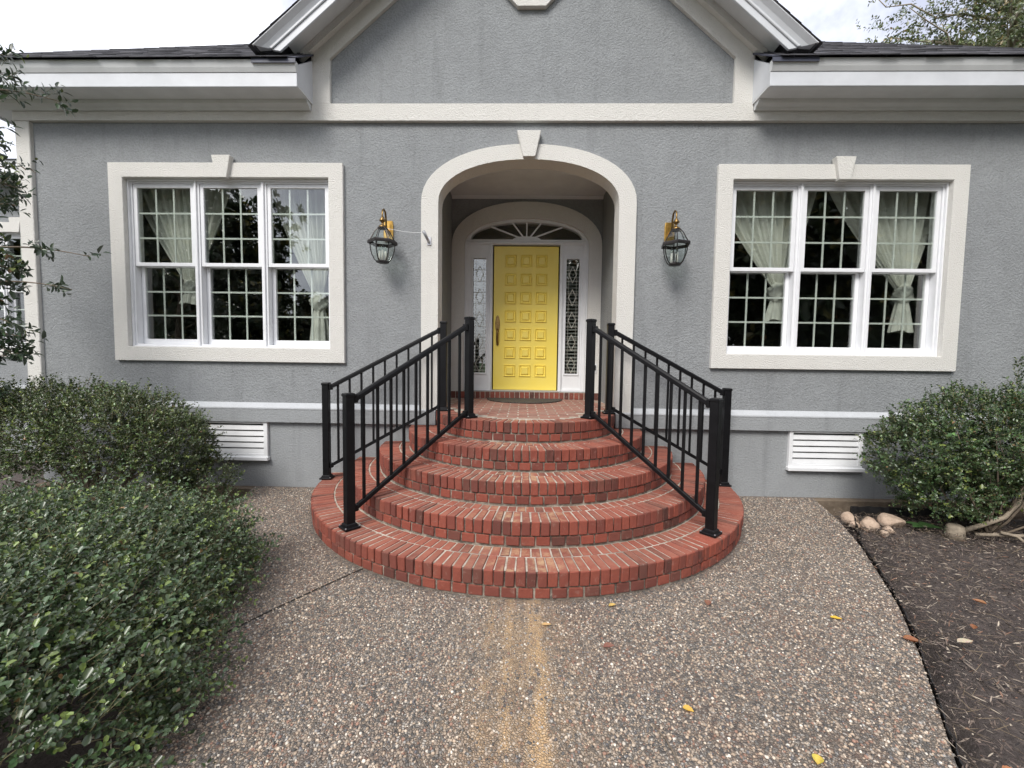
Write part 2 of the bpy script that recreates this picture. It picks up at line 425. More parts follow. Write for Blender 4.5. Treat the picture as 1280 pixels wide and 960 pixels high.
def thing(name, label, cat, loc=(0, 0, 0), rotz=0.0, group=None):
    o = bpy.data.objects.new(name, None); COL.objects.link(o); o.location = loc; o.rotation_euler = (0, 0, rotz)
    o.empty_display_size = 0.2
    return tag(o, label, cat, group)

def structure(o): o['kind'] = 'structure'; return o

def poly_mesh(name, verts, faces, tint, mat):
    """fast mesh of many equal pieces: verts (n,k,3), faces (m,3) per piece, tint (n,3)"""
    n, k, _ = verts.shape; m = len(faces)
    me = bpy.data.meshes.new(name)
    me.vertices.add(n * k); me.vertices.foreach_set('co', verts.reshape(-1).astype(np.float32))
    idx = (np.arange(n)[:, None, None] * k + np.array(faces)[None]).reshape(-1).astype(np.int32)
    me.loops.add(n * m * 3); me.loops.foreach_set('vertex_index', idx)
    me.polygons.add(n * m); me.polygons.foreach_set('loop_start', (np.arange(n * m) * 3).astype(np.int32))
    if tint is not None:
        at = me.attributes.new('tint', 'FLOAT_COLOR', 'POINT')
        c = np.ones((n, k, 4), np.float32); c[:, :, :3] = tint[:, None, :]
        at.data.foreach_set('color', c.reshape(-1))
    me.materials.append(M[mat]); me.update(calc_edges=True); me.validate()
    return me

def unit(a): return a / (np.linalg.norm(a, axis=-1, keepdims=True) + 1e-9)

def leaves(P, D, NRM, L, W, tint, name, mat='leaf', fold=0.25, curl=0.1, rnd=0.0):
    """one folded, pointed-oval leaf for each row: base P, direction D, face normal NRM"""
    D = unit(D); S = unit(np.cross(D, NRM)); U = np.cross(S, D)
    L = L[:, None]; W = W[:, None]
    v = np.stack([P, P + D * L * (0.35 + .05 * rnd) + S * W * (0.5 - .08 * rnd) + U * W * fold, P + D * L * (0.35 + .05 * rnd) - S * W * (0.5 - .08 * rnd) + U * W * fold,
                  P + D * L * (0.75 + .07 * rnd) + S * W * (0.38 + .08 * rnd) + U * (W * fold * 0.7 - L * curl * 0.5), P + D * L * (0.75 + .07 * rnd) - S * W * (0.38 + .08 * rnd) + U * (W * fold * 0.7 - L * curl * 0.5),
                  P + D * L - U * L * curl, P + D * L * 0.5 - U * L * curl * 0.2], 1)
    f = [(0, 1, 6), (0, 6, 2), (1, 3, 6), (6, 4, 2), (3, 5, 6), (6, 5, 4)]
    return poly_mesh(name, v, f, tint, mat)

def arch_pts(hw, spring, top, base, n=28, ex=2.15):
    """closed outline of an arched opening, from the left foot over the top to the right foot"""
    pts = [(-hw, base)]
    for i in range(n + 1):
        t = PI - PI * i / n; c, s_ = math.cos(t), math.sin(t)
        pts.append((hw * math.copysign(abs(c) ** (2 / ex), c), spring + (top - spring) * s_ ** (2 / ex)))
    return pts + [(hw, base)]

# ---------------------------------------------------------------- ground, beds, path
PATH_R = [(3.16, 0.04), (2.95, -0.615), (2.709, -1.167), (2.456, -1.652), (2.25, -2.03), (1.978, -2.45), (1.729, -2.80), (1.569, -3.023), (1.35, -3.5), (1.2, -4.2), (1.1, -5.5), (1.1, -14)]
PATH_L = [(-1.1, -14), (-1.1, -5.5), (-1.15, -4.2), (-1.25, -3.5), (-1.42, -3.0), (-1.75, -2.5), (-2.15, -1.95), (-2.5, -1.45), (-2.72, -1.05), (-2.86, -0.585), (-3.03, 0.04)]
structure(MB().ngon_prism([(-200, -200), (200, -200), (200, 200), (-200, 200)], 'z', -0.5, -0.32).build('ground', 'lawn'))
path = structure(MB().ngon_prism(PATH_R + PATH_L, 'z', -0.30, 0.0).build('path', 'concrete', bevel=0.0))

def in_path(x, y):
    """distance-free test: is (x, y) on the concrete"""
    pr = sorted(PATH_R, key=lambda p: p[1]); pl = sorted(PATH_L, key=lambda p: p[1])
    return (x < np.interp(y, [p[1] for p in pr], [p[0] for p in pr])) & (x > np.interp(y, [p[1] for p in pl], [p[0] for p in pl]))

def bed(name, x0, x1, y0, y1, side):
    xs = np.linspace(x0, x1, 70); ys = np.linspace(y0, y1, 80); r = np.random.default_rng(5 + side)
    w = [(r.uniform(2, 9), r.uniform(2, 9), r.uniform(0, 6), r.uniform(.003, .009)) for _ in range(10)]
    mb = MB(); side_s = 1 if side == 1 else -1
    for y in ys:
        for x in xs:
            z = -0.022 + sum(a * math.sin(fx * x + fy * y + ph) for fx, fy, ph, a in w)
            d = max(0.0, min(1.0, (y + 0.46) / 0.12)); z = z * (1 - d) - 0.17 * d
            if in_path(x - 0.09 * side_s, y): z = -0.2
            mb.v.append((x, y, z))
    n = len(xs)
    for j in range(len(ys) - 1):
        for i in range(n - 1): mb.f.append((j * n + i, j * n + i + 1, (j + 1) * n + i + 1, (j + 1) * n + i))
    return structure(mb.build(name, 'mulch', smooth=True))
bed('mulch_bed', 1.0, 9.0, -9.0, 0.12, 1)
bed('mulch_bed', -12.0, -1.0, -9.0, 2.1, 2)

# loose stones standing proud in the exposed aggregate
nP = 52000
px_ = rng.uniform(-3.1, 3.2, nP * 3); py_ = -3.75 + 3.75 * rng.random(nP * 3) ** 1.25
ok = in_path(px_, py_) & (np.hypot(px_, py_ - 0.08) > 2.17)
ok &= ~((np.abs(px_ + 0.03) < 0.19) & (py_ < -2.1) & (rng.random(len(px_)) < 0.55))
px_, py_ = px_[ok][:nP], py_[ok][:nP]; n = len(px_)
t = (1 + 5 ** .5) / 2
ico_v = np.array([(-1, t, 0), (1, t, 0), (-1, -t, 0), (1, -t, 0), (0, -1, t), (0, 1, t), (0, -1, -t), (0, 1, -t), (t, 0, -1), (t, 0, 1), (-t, 0, -1), (-t, 0, 1)]) / math.hypot(1, t)
ico_f = [(0, 11, 5), (0, 5, 1), (0, 1, 7), (0, 7, 10), (0, 10, 11), (1, 5, 9), (5, 11, 4), (11, 10, 2), (10, 7, 6), (7, 1, 8), (3, 9, 4), (3, 4, 2), (3, 2, 6), (3, 6, 8), (3, 8, 9), (4, 9, 5), (2, 4, 11), (6, 2, 10), (8, 6, 7), (9, 8, 1)]
sz = 0.0032 + 0.0055 * rng.random(n) ** 1.9; asp = rng.uniform(0.6, 1.0, n); ang = rng.uniform(0, 2 * PI, n)
lv = ico_v[None] * (1 + rng.uniform(-.15, .15, (n, 12, 1))); a_ = lv[:, :, 0] * sz[:, None]; b_ = lv[:, :, 1] * (sz * asp)[:, None]
V = np.stack([px_[:, None] + a_ * np.cos(ang)[:, None] - b_ * np.sin(ang)[:, None], py_[:, None] + a_ * np.sin(ang)[:, None] + b_ * np.cos(ang)[:, None], lv[:, :, 2] * (sz * 0.7)[:, None] + 0.0005], 2)
pal = np.array([(0.10, 0.098, 0.098), (0.19, 0.18, 0.17), (0.37, 0.31, 0.26), (0.46, 0.37, 0.29), (0.30, 0.185, 0.145), (0.56, 0.48, 0.40), (0.72, 0.67, 0.60), (0.36, 0.35, 0.34), (0.14, 0.14, 0.155)])
tint = pal[rng.choice(9, n, p=[.12, .17, .2, .17, .09, .1, .05, .06, .04])] * rng.uniform(.7, 1.15, (n, 1)) * np.array([[1.03, 1.0, .95]])
pm = poly_mesh('aggregate', V, ico_f, tint, 'pebble'); pm.polygons.foreach_set('use_smooth', [True] * len(pm.polygons))
tag(link('aggregate', pm), 'small grey and tan stones set in the exposed aggregate path', 'pebbles', kind='stuff')

# sawn joint in the concrete on the left
jp = [(-1.10, -1.70), (-1.30, -1.98), (-1.47, -2.24), (-1.60, -2.46), (-1.80, -2.75)]
mb = MB()
L_, R_ = [], []
for x, y in jp:
    L_.append((x - 0.006, y + 0.004, 0.0035)); R_.append((x + 0.006, y - 0.004, 0.0035))
mb.ribbon(L_, R_); mb.build('control_joint', 'joint', path, recalc=False)

# bark shreds of the mulch
def shreds(name, x0, x1, y0, y1, cnt, lab):
    X = rng.uniform(x0, x1, cnt); Yy = rng.uniform(y0, y1, cnt)
    k = ~in_path(X, Yy) | (rng.random(cnt) < 0.006); X, Yy = X[k], Yy[k]; m = len(X)
    z = np.where(Yy > -0.40, -0.16, np.where(in_path(X, Yy), 0.006, 0.004 + 0.02 * rng.random(m)))
    a = rng.normal(0.5, 0.9, m); D = np.stack([np.cos(a), np.sin(a), rng.normal(0, .18, m)], 1)
    NR = np.stack([rng.normal(0, .5, m), rng.normal(0, .5, m), np.ones(m)], 1)
    L = 0.010 + 0.06 * rng.random(m) ** 3; W = 0.0025 + 0.006 * rng.random(m) ** 1.5
    lg = rng.random(m) < 0.05; L[lg] = rng.uniform(.06, .15, lg.sum()); W[lg] = 0.0019
    pl_ = np.array([(0.055, 0.043, 0.04), (0.09, 0.07, 0.06), (0.13, 0.10, 0.082), (0.035, 0.03, 0.03), (0.20, 0.165, 0.135), (0.34, 0.29, 0.23), (0.17, 0.10, 0.07)])
    tt = pl_[rng.choice(7, m, p=[.24, .24, .19, .10, .12, .06, .05])] * rng.uniform(.9, 1.7, (m, 1)); tt[lg] = np.array((0.26, 0.20, 0.13)) * rng.uniform(.5, 1.2, (lg.sum(), 1))
    tag(link(name, leaves(np.stack([X, Yy, z], 1), D, NR, L, W, tt, name, 'shred', 0.1, 0.03)), lab, 'mulch', kind='stuff')
shreds('mulch', 1.45, 5.4, -3.6, -0.1, 60000, 'dark shredded bark mulch right of the path')
shreds('mulch', -4.2, -1.4, -3.4, -0.1, 6000, 'dark shredded bark mulch left of the path')

# ---------------------------------------------------------------- the house
house = thing('house', 'grey stucco one-storey house with cream trim, gable and yellow front door', 'house')
WY = 0.04                                   # face of the stucco wall
WIN = dict(x0=2.145, x1=4.40, z0=1.555, z1=3.381)
def rect(x0, x1, z0, z1): return [(x0, z0), (x1, z0), (x1, z1), (x0, z1)]
arch_mid = arch_pts(1.05, 3.13, 3.655, 0.6)
wall_o = [(-5.52, 0.74), (-1.05, 0.74)] + arch_mid[1:-1] + [(1.05, 0.74), (5.52, 0.74), (5.52, 4.45), (2.55, 4.45), (0, 6.55), (-2.55, 4.45), (-5.52, 4.45)]
MB().holed(wall_o, [rect(-4.43, -2.115, 1.525, 3.41), rect(2.115, 4.43, 1.525, 3.41)], WY, 0.24).build('wall', 'stucco', house)
for s in (-1, 1):                                       # foundation on either side of the steps, with a vent opening
    o = [(s * 5.50, -0.004), (s * 1.0, -0.004), (s * 1.0, 0.742), (s * 5.50, 0.742)]
    MB().holed(o, [rect(min(s * 2.885, s * 3.645), max(s * 2.885, s * 3.645), 0.325, 0.715)], WY + 0.012, 0.26).build('foundation_wall', 'stucco_foot', house)
    MB().box(min(s * 5.5, s * 1.0), max(s * 5.5, s * 1.0), -0.035, 0.25, -0.3, -0.006).build('footing', 'footing', house, bevel=0.006)
    # projecting water table with a sloped pale top
    a, b = (s * 5.55, s * 0.985)
    MB().ngon_prism([(-0.002, 0.7367), (0.10, 0.7367), (0.10, 0.8825), (-0.002, 0.8825)], 'x', a, b).build('water_table', 'stucco_foot', house)
    MB().ngon_prism([(-0.006, 0.884), (WY - 0.004, 0.884), (WY + 0.02, 0.950), (WY - 0.004, 0.950), (-0.006, 0.898)], 'x', a + s * 0.002, b - s * 0.002).build('water_table_ledge', 'band', house)
# side and rear walls, interior
for s in (-1, 1):
    MB().box(min(s * 5.28, s * 5.518), max(s * 5.28, s * 5.518), 0.245, 9.0, -0.3, 4.4).build('side_wall', 'stucco', house)
MB().box(-5.5, 5.5, 8.8, 9.0, -0.3, 4.39).build('rear_wall', 'stucco', house)
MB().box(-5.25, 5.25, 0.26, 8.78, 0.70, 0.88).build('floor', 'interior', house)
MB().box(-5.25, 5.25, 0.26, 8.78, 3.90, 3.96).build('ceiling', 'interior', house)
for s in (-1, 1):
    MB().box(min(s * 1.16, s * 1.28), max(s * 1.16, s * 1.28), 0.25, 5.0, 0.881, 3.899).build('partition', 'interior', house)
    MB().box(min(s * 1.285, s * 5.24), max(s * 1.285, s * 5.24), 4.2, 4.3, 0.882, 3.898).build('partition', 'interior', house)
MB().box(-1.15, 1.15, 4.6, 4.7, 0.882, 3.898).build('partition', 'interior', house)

# corner trim, belt, gable trim
for s in (-1, 1):
    MB().box(min(s * 5.565, s * 5.405), max(s * 5.565, s * 5.405), 0.0, 0.30, 0.752, 3.968).build('corner_trim', 'cream', house, bevel=0.006)
for s in (-1, 1):
    MB().box(min(s * 2.3125, s * 5.58), max(s * 2.3125, s * 5.58), -0.004, WY + 0.01, 3.970, 4.062).build('belt_trim', 'cream', house)
MB().box(-2.312, 2.312, -0.004, WY + 0.01, 3.970, 4.1425).build('belt_trim', 'cream', house)
SL = 0.85
for s in (-1, 1):
    MB().box(min(s * 2.115, s * 2.312), max(s * 2.115, s * 2.312), 0.001, WY + 0.01, 4.144, 4.76).build('gable_trim', 'cream', house, bevel=0.004)
    # raking frieze along the gable
    MB().ngon_prism([(s * 2.312, 4.605 - SL * 0.197), (s * 2.117, 4.605), (0, 4.605 + SL * 2.117), (0, 4.605 + SL * 2.117 + 0.22), (s * 2.312, 4.63)], 'y', 0.003, WY + 0.012).build('rake_frieze', 'cream', house)
    MB().ngon_prism([(s * 2.40, 4.555), (0, 4.555 + SL * 2.40), (0, 4.64 + SL * 2.40), (s * 2.40, 4.64)], 'y', -0.055, 0.002).build('rake_bed_moulding', 'cream', house)
    # raking cornice: soffit, two fascia boards
    MB().ngon_prism([(s * 2.45, 4.60), (0, 4.60 + SL * 2.45), (0, 4.63 + SL * 2.45), (s * 2.45, 4.63)], 'y', -0.30, 0.06).build('rake_soffit', 'soffit', house)
    MB().ngon_prism([(s * 2.452, 4.445), (0, 6.529), (0, 6.615), (s * 2.535, 4.460)], 'y', -0.325, -0.301).build('rake_fascia', 'eave_white', house, bevel=0.003)
    MB().ngon_prism([(s * 2.527, 4.462), (0, 6.610), (0, 6.645), (s * 2.561, 4.468)], 'y', -0.340, -0.3255).build('rake_moulding', 'eave_white', house, bevel=0.005)
    cv = MB()                                                # cove under the shingles, leaning out as it rises
    for px0, pz0, pz1, yf in ((2.555, 4.468, 6.640, -0.3275), (2.618, 4.465, 6.690, -0.352), (2.676, 4.460, 6.735, -0.392), (2.688, 4.460, 6.745, -0.392)):
        cv.v += [(s * px0, yf, pz0), (0, yf, pz1)]
    cv.v += [(s * 2.688, -0.30, 4.460), (0, -0.30, 6.745), (s * 2.555, -0.30, 4.468), (0, -0.30, 6.640)]
    cv.f = [(0, 1, 3, 2), (2, 3, 5, 4), (4, 5, 7, 6), (6, 7, 9, 8), (8, 9, 11, 10), (10, 11, 1, 0), (0, 2, 4, 6, 8, 10), (1, 3, 5, 7, 9, 11)]
    cv.build('rake_crown', 'eave_white', house)
# octagonal louvre high in the gable
oc = Vector((0.005, 0, 5.462)); ro, ri = 0.379, 0.29
octo = lambda r: [(oc.x + r * math.cos(PI / 8 + k * PI / 4), oc.z + r * math.sin(PI / 8 + k * PI / 4)) for k in range(8)]
gv = MB().holed(octo(ro), [octo(ri)[::-1]], -0.012, WY + 0.01).build('gable_vent', 'cream', house)
for k in range(8):
    z = oc.z - 0.24 + k * 0.065; w = 0.26 if abs(z - oc.z) < 0.12 else 0.26 - (abs(z - oc.z) - 0.12) * 0.9
    MB().ngon_prism([(0.0, z), (0.03, z + 0.05), (0.035, z + 0.045), (0.005, z - 0.005)], 'x', oc.x - w, oc.x + w).build('louvre', 'white', gv)

# eaves: soffit, fascia, gutter board, bed moulding, end return, flashing
for s in (-1, 1):
    a, b = s * 2.30, s * 6.0
    lo, hi = min(a, b), max(a, b)
    sx = lambda x0, x1: (min(s * x0, s * x1), max(s * x0, s * x1))
    MB().box(lo, hi, -0.285, 0.035, 4.132, 4.15).build('eave_soffit', 'soffit', house)
    MB().ngon_prism([(-0.002, 4.064), (-0.03, 4.064), (-0.045, 4.085), (-0.085, 4.10), (-0.10, 4.130), (-0.002, 4.130)], 'x', s * 2.315, b).build('eave_bed_moulding', 'soffit', house)
    MB().ngon_prism([(-0.288, 4.120), (-0.312, 4.120), (-0.312, 4.252), (-0.288, 4.252)], 'x', a - s * 0.002, b).build('eave_fascia', 'eave_white', house, bevel=0.003)
    MB().ngon_prism([(-0.288, 4.254), (-0.318, 4.254), (-0.336, 4.29), (-0.350, 4.335), (-0.352, 4.352), (-0.288, 4.352)], 'x', a - s * 0.001, b).build('eave_crown', 'soffit', house)
    MB().ngon_prism([(-0.2855, 4.153), (0.03, 4.153), (0.03, 4.60), (-0.28, 4.345), (-0.2855, 4.345)], 'x', a, a + s * 0.03).build('eave_return', 'eave_white', house)
    MB().box(*sx(2.285, 2.72), -0.362, -0.353, 4.315, 4.362).build('flashing', 'flashing', house)
    MB().ngon_prism([(-0.362, 4.3535), (-0.362, 4.366), (0.03, 4.668), (0.03, 4.648)], 'x', a - s * 0.016, a + s * 0.30).build('flashing', 'flashing', house)
    # side eaves beyond the corner
    MB().box(*sx(5.56, 6.0), 0.04, 9.3, 4.133, 4.149).build('eave_soffit', 'soffit', house)
    MB().box(*sx(6.0005, 6.03), -0.31, 9.3, 4.12, 4.352).build('eave_fascia', 'eave_white', house)

# roofs
P1 = 0.79
EY, EZ = -0.365, 4.362
ridge_y = 4.35; ridge_z = EZ + P1 * (ridge_y - EY); EX = 6.06
def hipmesh():
    mb = MB(); by = 2 * ridge_y - EY; rx = EX - (ridge_y - EY)
    g = 2.31; zg = EZ + P1 * (0.08 - EY)                       # the front slope stops either side of the gable
    mb.v = [(-EX, EY, EZ), (EX, EY, EZ), (EX, by, EZ), (-EX, by, EZ), (-rx, ridge_y, ridge_z), (rx, ridge_y, ridge_z), (-g, EY, EZ), (-g, 0.08, zg), (g, 0.08, zg), (g, EY, EZ)]
    mb.f = [(0, 6, 7, 4), (7, 8, 5, 4), (8, 9, 1, 5), (1, 2, 5), (2, 3, 4, 5), (3, 0, 4)]
    return mb
def mat_roof():
    m, n, l, p = new_mat('roof_felt')
    geo = n.new('ShaderNodeNewGeometry'); v = geo.outputs['Position']
    c = mixc(n, l, maprange(n, l, noise(n, l, v, 60, 4), .35, .65, 0, 1), (0.12, 0.12, 0.14), (0.07, 0.07, 0.085))
    l.new(c, p.inputs['Base Color']); p.inputs['Roughness'].default_value = 0.95
    return m
M['roof'] = mat_roof()
roof = hipmesh().build('roof', 'roof', house, recalc=False)
groof = MB().ngon_prism([(-2.68, 4.447), (0, 6.725), (2.68, 4.447), (2.68, 4.472), (0, 6.750), (-2.68, 4.472)], 'y', -0.376, 4.6).build('gable_roof', 'roof', house)
# shingles: overlapping tabs of uneven width, butt ends proud
def shingle_rows(parent, origin, along, up, nrm, x0f, x1f, rows, expo=0.14):
    origin, along, up, nrm = map(np.array, (origin, along, up, nrm)); VV = []
    for r_ in range(rows):
        d0 = r_ * expo; x = x0f(d0); xe = x1f(d0)
        x0 = x
        while x < xe:
            w = random.uniform(0.14, 0.34); th = random.uniform(0.004, 0.011); g = random.uniform(-0.008, 0.008)
            if x == x0: w *= random.uniform(0.3, 1.0)
            q = []
            for (aa, uu, nn) in ((0, g - 0.02, .003), (w - .004, g - 0.02, .003), (w - .004, expo + .05, .001), (0, expo + .05, .001), (0, g - 0.02, .003 + th), (w - .004, g - 0.02, .003 + th), (w - .004, expo + .05, .004), (0, expo + .05, .004)):
                q.append(origin + along * (x + aa) + up * (d0 + uu) + nrm * nn)
            VV.append(q); x += w
    VV = np.array(VV)
    f = [(0, 2, 1), (0, 3, 2), (4, 5, 6), (4, 6, 7), (0, 1, 5), (0, 5, 4), (1, 2, 6), (1, 6, 5), (3, 0, 4), (3, 4, 7)]
    g = rng.uniform(0.05, 0.15, (len(VV), 1)); tt = g * np.array([[0.98, 0.97, 1.08]])
    o = link('shingle', poly_mesh('shingle', VV, f, tt, 'shingle'), parent); o['kind'] = 'stuff'
cs = 1 / math.hypot(1, P1)
shingle_rows(roof, (0, EY, EZ), (1, 0, 0), (0, cs, P1 * cs), (0, -P1 * cs, cs), lambda d: -EX + d * cs, lambda d: -2.45 + 0 * d, 26)
shingle_rows(roof, (0, EY, EZ), (1, 0, 0), (0, cs, P1 * cs), (0, -P1 * cs, cs), lambda d: 2.36, lambda d: EX - d * cs, 26)
cg = 1 / math.hypot(1, SL)
for s in (-1, 1):
    shingle_rows(groof, (s * 2.70, -0.40, 4.455), (0, 1, 0), (-s * cg, 0, SL * cg), (s * SL * cg, 0, cg), lambda d: 0.0, lambda d: 1.6, 25, 0.14)

# ---------------------------------------------------------------- front porch recess
arch_in = arch_pts(0.961, 3.13, 3.578, 0.905)
arch_out = arch_pts(1.144, 3.13, 3.735, 0.905)
mb = MB(); nA = len(arch_in)
for y in (0.0, 0.225):
    mb.v += [(x, y, z) for x, z in arch_in] + [(x, y, z) for x, z in (arch_out if y == 0 else arch_pts(1.06, 3.13, 3.66, 0.905))]
o2 = 2 * nA
for i in range(nA - 1):
    mb.f += [(i, i + 1, nA + i + 1, nA + i), (o2 + i, o2 + nA + i, o2 + nA + i + 1, o2 + i + 1), (i, o2 + i, o2 + i + 1, i + 1)]
mb.f += [(0, nA, o2 + nA, o2), (nA - 1, o2 + nA - 1, o2 + 2 * nA - 1, 2 * nA - 1)]
mb.v += [(x, WY + 0.02, z) for x, z in arch_out]
for i in range(nA - 1): mb.f.append((nA + i, nA + i + 1, 2 * o2 + i + 1, 2 * o2 + i))
arch = mb.build('arch_trim', 'cream', house)
MB().ngon_prism([(-0.062, 3.586), (0.064, 3.586), (0.122, 3.852), (-0.128, 3.852)], 'y', -0.045, WY + 0.01).build('keystone', 'cream', arch, bevel=0.004)
for s in (-1, 1):
    MB().box(min(s * 1.052, s * 1.15), max(s * 1.052, s * 1.15), 0.2255, 1.55, 0.70, 3.89).build('porch_side_wall', 'stucco', house)
MB().box(-1.0515, 1.0515, 0.2255, 1.55, 3.735, 3.80).build('porch_ceiling', 'soffit', house)
MB().box(-1.0515, 1.0515, 0.2255, 0.25, 3.585, 3.734).ngon_prism([(-1.0515, 0.915)] + arch_pts(0.99, 3.13, 3.574, 0.915) + [(1.0515, 0.915), (1.0515, 3.584), (-1.0515, 3.584)], 'y', 0.227, 0.249).build('porch_front_wall', 'soffit', house)
MB().ngon_prism([(1.405, 3.733), (1.36, 3.733), (1.365, 3.72), (1.395, 3.70), (1.405, 3.70)], 'x', -1.05, 1.05).build('porch_crown', 'soffit', house)
DY = 1.457
sur_out = arch_pts(1.050, 3.05, 3.655, 0.99); sur_in = arch_pts(0.872, 3.06, 3.435, 0.99)
MB().holed(rect(-1.0515, 1.0515, 0.99, 3.734), [arch_pts(0.96, 3.06, 3.55, 1.02)], 1.405, 1.50).build('porch_back_wall', 'stucco', house)
mb = MB(); nA = len(sur_in)
for y in (1.372, 1.455):
    mb.v += [(x, y, z) for x, z in sur_in] + [(x * 0.9995, y, z) for x, z in (sur_out if y < 1.4 else arch_pts(0.955, 3.06, 3.545, 0.99))]
o2 = 2 * nA
for i in range(nA - 1):
    mb.f += [(i, i + 1, nA + i + 1, nA + i), (i, o2 + i, o2 + i + 1, i + 1)]
mb.v += [(x * 0.9995, 1.404, z) for x, z in sur_out]
for i in range(nA - 1): mb.f.append((nA + i, nA + i + 1, 2 * o2 + i + 1, 2 * o2 + i))
mb.build('door_surround', 'cream', house)
# white entry frame: posts, transom, arched head
frame = MB().holed(arch_pts(0.874, 3.06, 3.437, 1.012), [arch_pts(0.785, 3.155, 3.395, 3.152, ex=2.0)[1:-1], rect(-0.475, 0.475, 1.03, 3.085), rect(-0.80, -0.525, 1.05, 3.085), rect(0.525, 0.80, 1.05, 3.085)], 1.432, 1.52).build('entry_frame', 'white', house)
for s in (-1, 1):
    for x in (0.835, 0.5):
        MB().box(min(s * (x - .014), s * (x + .014)), max(s * (x - .014), s * (x + .014)), 1.418, 1.4315, 1.02, 3.09).build('frame_bead', 'white', frame, bevel=0.004)
MB().box(-0.85, 0.85, 1.412, 1.4315, 3.094, 3.115).build('frame_bead', 'white', frame, bevel=0.004)
MB().box(-0.86, 0.86, 1.418, 1.4312, 3.130, 3.147).build('frame_bead', 'white', frame, bevel=0.004)
# fanlight
fan_o = arch_pts(0.785, 3.155, 3.395, 3.152, ex=2.0)[1:-1]
fan = MB().ngon_prism(fan_o, 'y', 1.472, 1.478).build('fanlight_pane', 'glass', frame)
MB().ngon_prism([(0.20 * math.cos(PI * k / 12) + 0.0, 3.156 + 0.05 * math.sin(PI * k / 12)) for k in range(13)], 'y', 1.452, 1.468).build('fanlight_hub', 'white', frame)
for ex_, ez_ in ((-0.50, 3.335), (-0.2, 3.389), (0.0, 3.393), (0.2, 3.389), (0.50, 3.335)):
    d = Vector((ex_, 0, ez_ - 3.156)); st = Vector((ex_ * 0.22, 0, 3.190)); en = Vector((ex_, 0, ez_)); q = Vector((-(en - st).z, 0, (en - st).x)).normalized() * 0.010
    MB().ngon_prism([((st - q).x, (st - q).z), ((st + q).x, (st + q).z), ((en + q).x, (en + q).z), ((en - q).x, (en - q).z)], 'y', 1.455, 1.470).build('fanlight_muntin', 'white', frame)
# sidelights with leaded glass
for s in (-1, 1):
    cx = s * 0.660
    sl = MB().holed(rect(cx - 0.139, cx + 0.139, 1.048, 3.086), [rect(cx - 0.092, cx + 0.092, 1.275, 2.895)], 1.452, 1.50).build('sidelight', 'white', house)
    MB().holed(rect(cx - 0.112, cx + 0.112, 1.250, 2.920), [rect(cx - 0.091, cx + 0.091, 1.276, 2.894)], 1.440, 1.4515).build('sidelight_bead', 'white', sl, bevel=0.003)
    MB().box(cx - 0.093, cx + 0.093, 1.474, 1.479, 1.273, 2.897).build('pane', 'glass', sl)
    ca = MB(); zc = [1.40, 1.72, 2.04, 2.36, 2.68]
    for z in zc:
        for k in range(4):
            a = (cx + 0.052 * math.cos(k * PI / 2), z + 0.115 * math.sin(k * PI / 2)); b = (cx + 0.052 * math.cos((k + 1) * PI / 2), z + 0.115 * math.sin((k + 1) * PI / 2))
            ca.tube([(a[0], 1.470, a[1]), (b[0], 1.470, b[1])], 0.006, 4)
    for x in (-0.055, 0.055): ca.tube([(cx + x, 1.4695, 1.277), (cx + x, 1.4695, 2.893)], 0.003, 4)
    for z in np.arange(1.30, 2.89, 0.16): ca.tube([(cx - 0.09, 1.4692, z), (cx + 0.09, 1.4692, z)], 0.003, 4)
    came = ca.build('lead_came', 'came', sl); came['kind'] = 'stuff'
    bl = thing('window_blind', 'white slatted blind behind the %s sidelight of the front door' % ('left' if s < 0 else 'right'), 'blind', (cx, 1.56, 1.2), group='blinds behind the sidelights')
    sm = MB().ngon_prism([(-0.008, -0.010), (-0.006, -0.011), (0.008, 0.010), (0.006, 0.011)], 'x', -0.125, 0.125).mesh('slat', 'blind')
    for k in range(34): link('slat', sm, bl, (0, 0, 0.06 + k * 0.05))
    MB().box(-0.125, 0.125, -0.02, 0.02, 1.77, 1.81).build('head_rail', 'blind', bl)

# yellow front door with 21 raised panels
door = MB().box(-0.457, 0.457, DY, DY + 0.045, 1.034, 3.066).build('front_door', 'door', house, bevel=0.003)
pz = [2.865 - k * 0.2585 for k in range(7)]
dp = MB()
w0, w1, w2 = 0.078, 0.060, 0.044
def pyr(mb, levels):
    for (w, h, y) in levels: mb.v += [(-w, y, -h), (w, y, -h), (w, y, h), (-w, y, h)]
    for i in range(len(levels) - 1):
        for k in range(4): mb.f.append((i * 4 + k, i * 4 + (k + 1) % 4, i * 4 + 4 + (k + 1) % 4, i * 4 + 4 + k))
    e = (len(levels) - 1) * 4; mb.f.append((e, e + 1, e + 2, e + 3)); mb.f.append((3, 2, 1, 0)); return mb
pmesh = pyr(MB(), [(0.080, 0.084, 0.0005), (0.080, 0.084, -0.008), (0.074, 0.078, -0.014), (0.064, 0.068, -0.001), (0.055, 0.059, -0.001), (0.040, 0.044, -0.018)]).mesh('panel', 'door')
for z in pz:
    for x in (-0.212, 0.0, 0.212): link('panel', pmesh, door, (x * 1.03, DY - 0.0008, z - 0.005))
hd = MB()
hd.ngon_prism([(-0.398 + 0.034 * math.cos(t), 1.97 + 0.125 * math.sin(t)) for t in np.linspace(0, 2 * PI, 24, endpoint=False)], 'y', DY - 0.012, DY)
hdl = hd.build('handle_plate', 'oldbrass', door, bevel=0.002)
MB().lathe([(0.0, 0), (0.016, 0), (0.016, 0.012), (0.0, 0.014)], 0, 0, 12).build('keyhole', 'oldbrass', hdl)
hdl.children[0].rotation_euler = (PI / 2, 0, 0); hdl.children[0].location = (-0.398, DY - 0.012, 2.03)
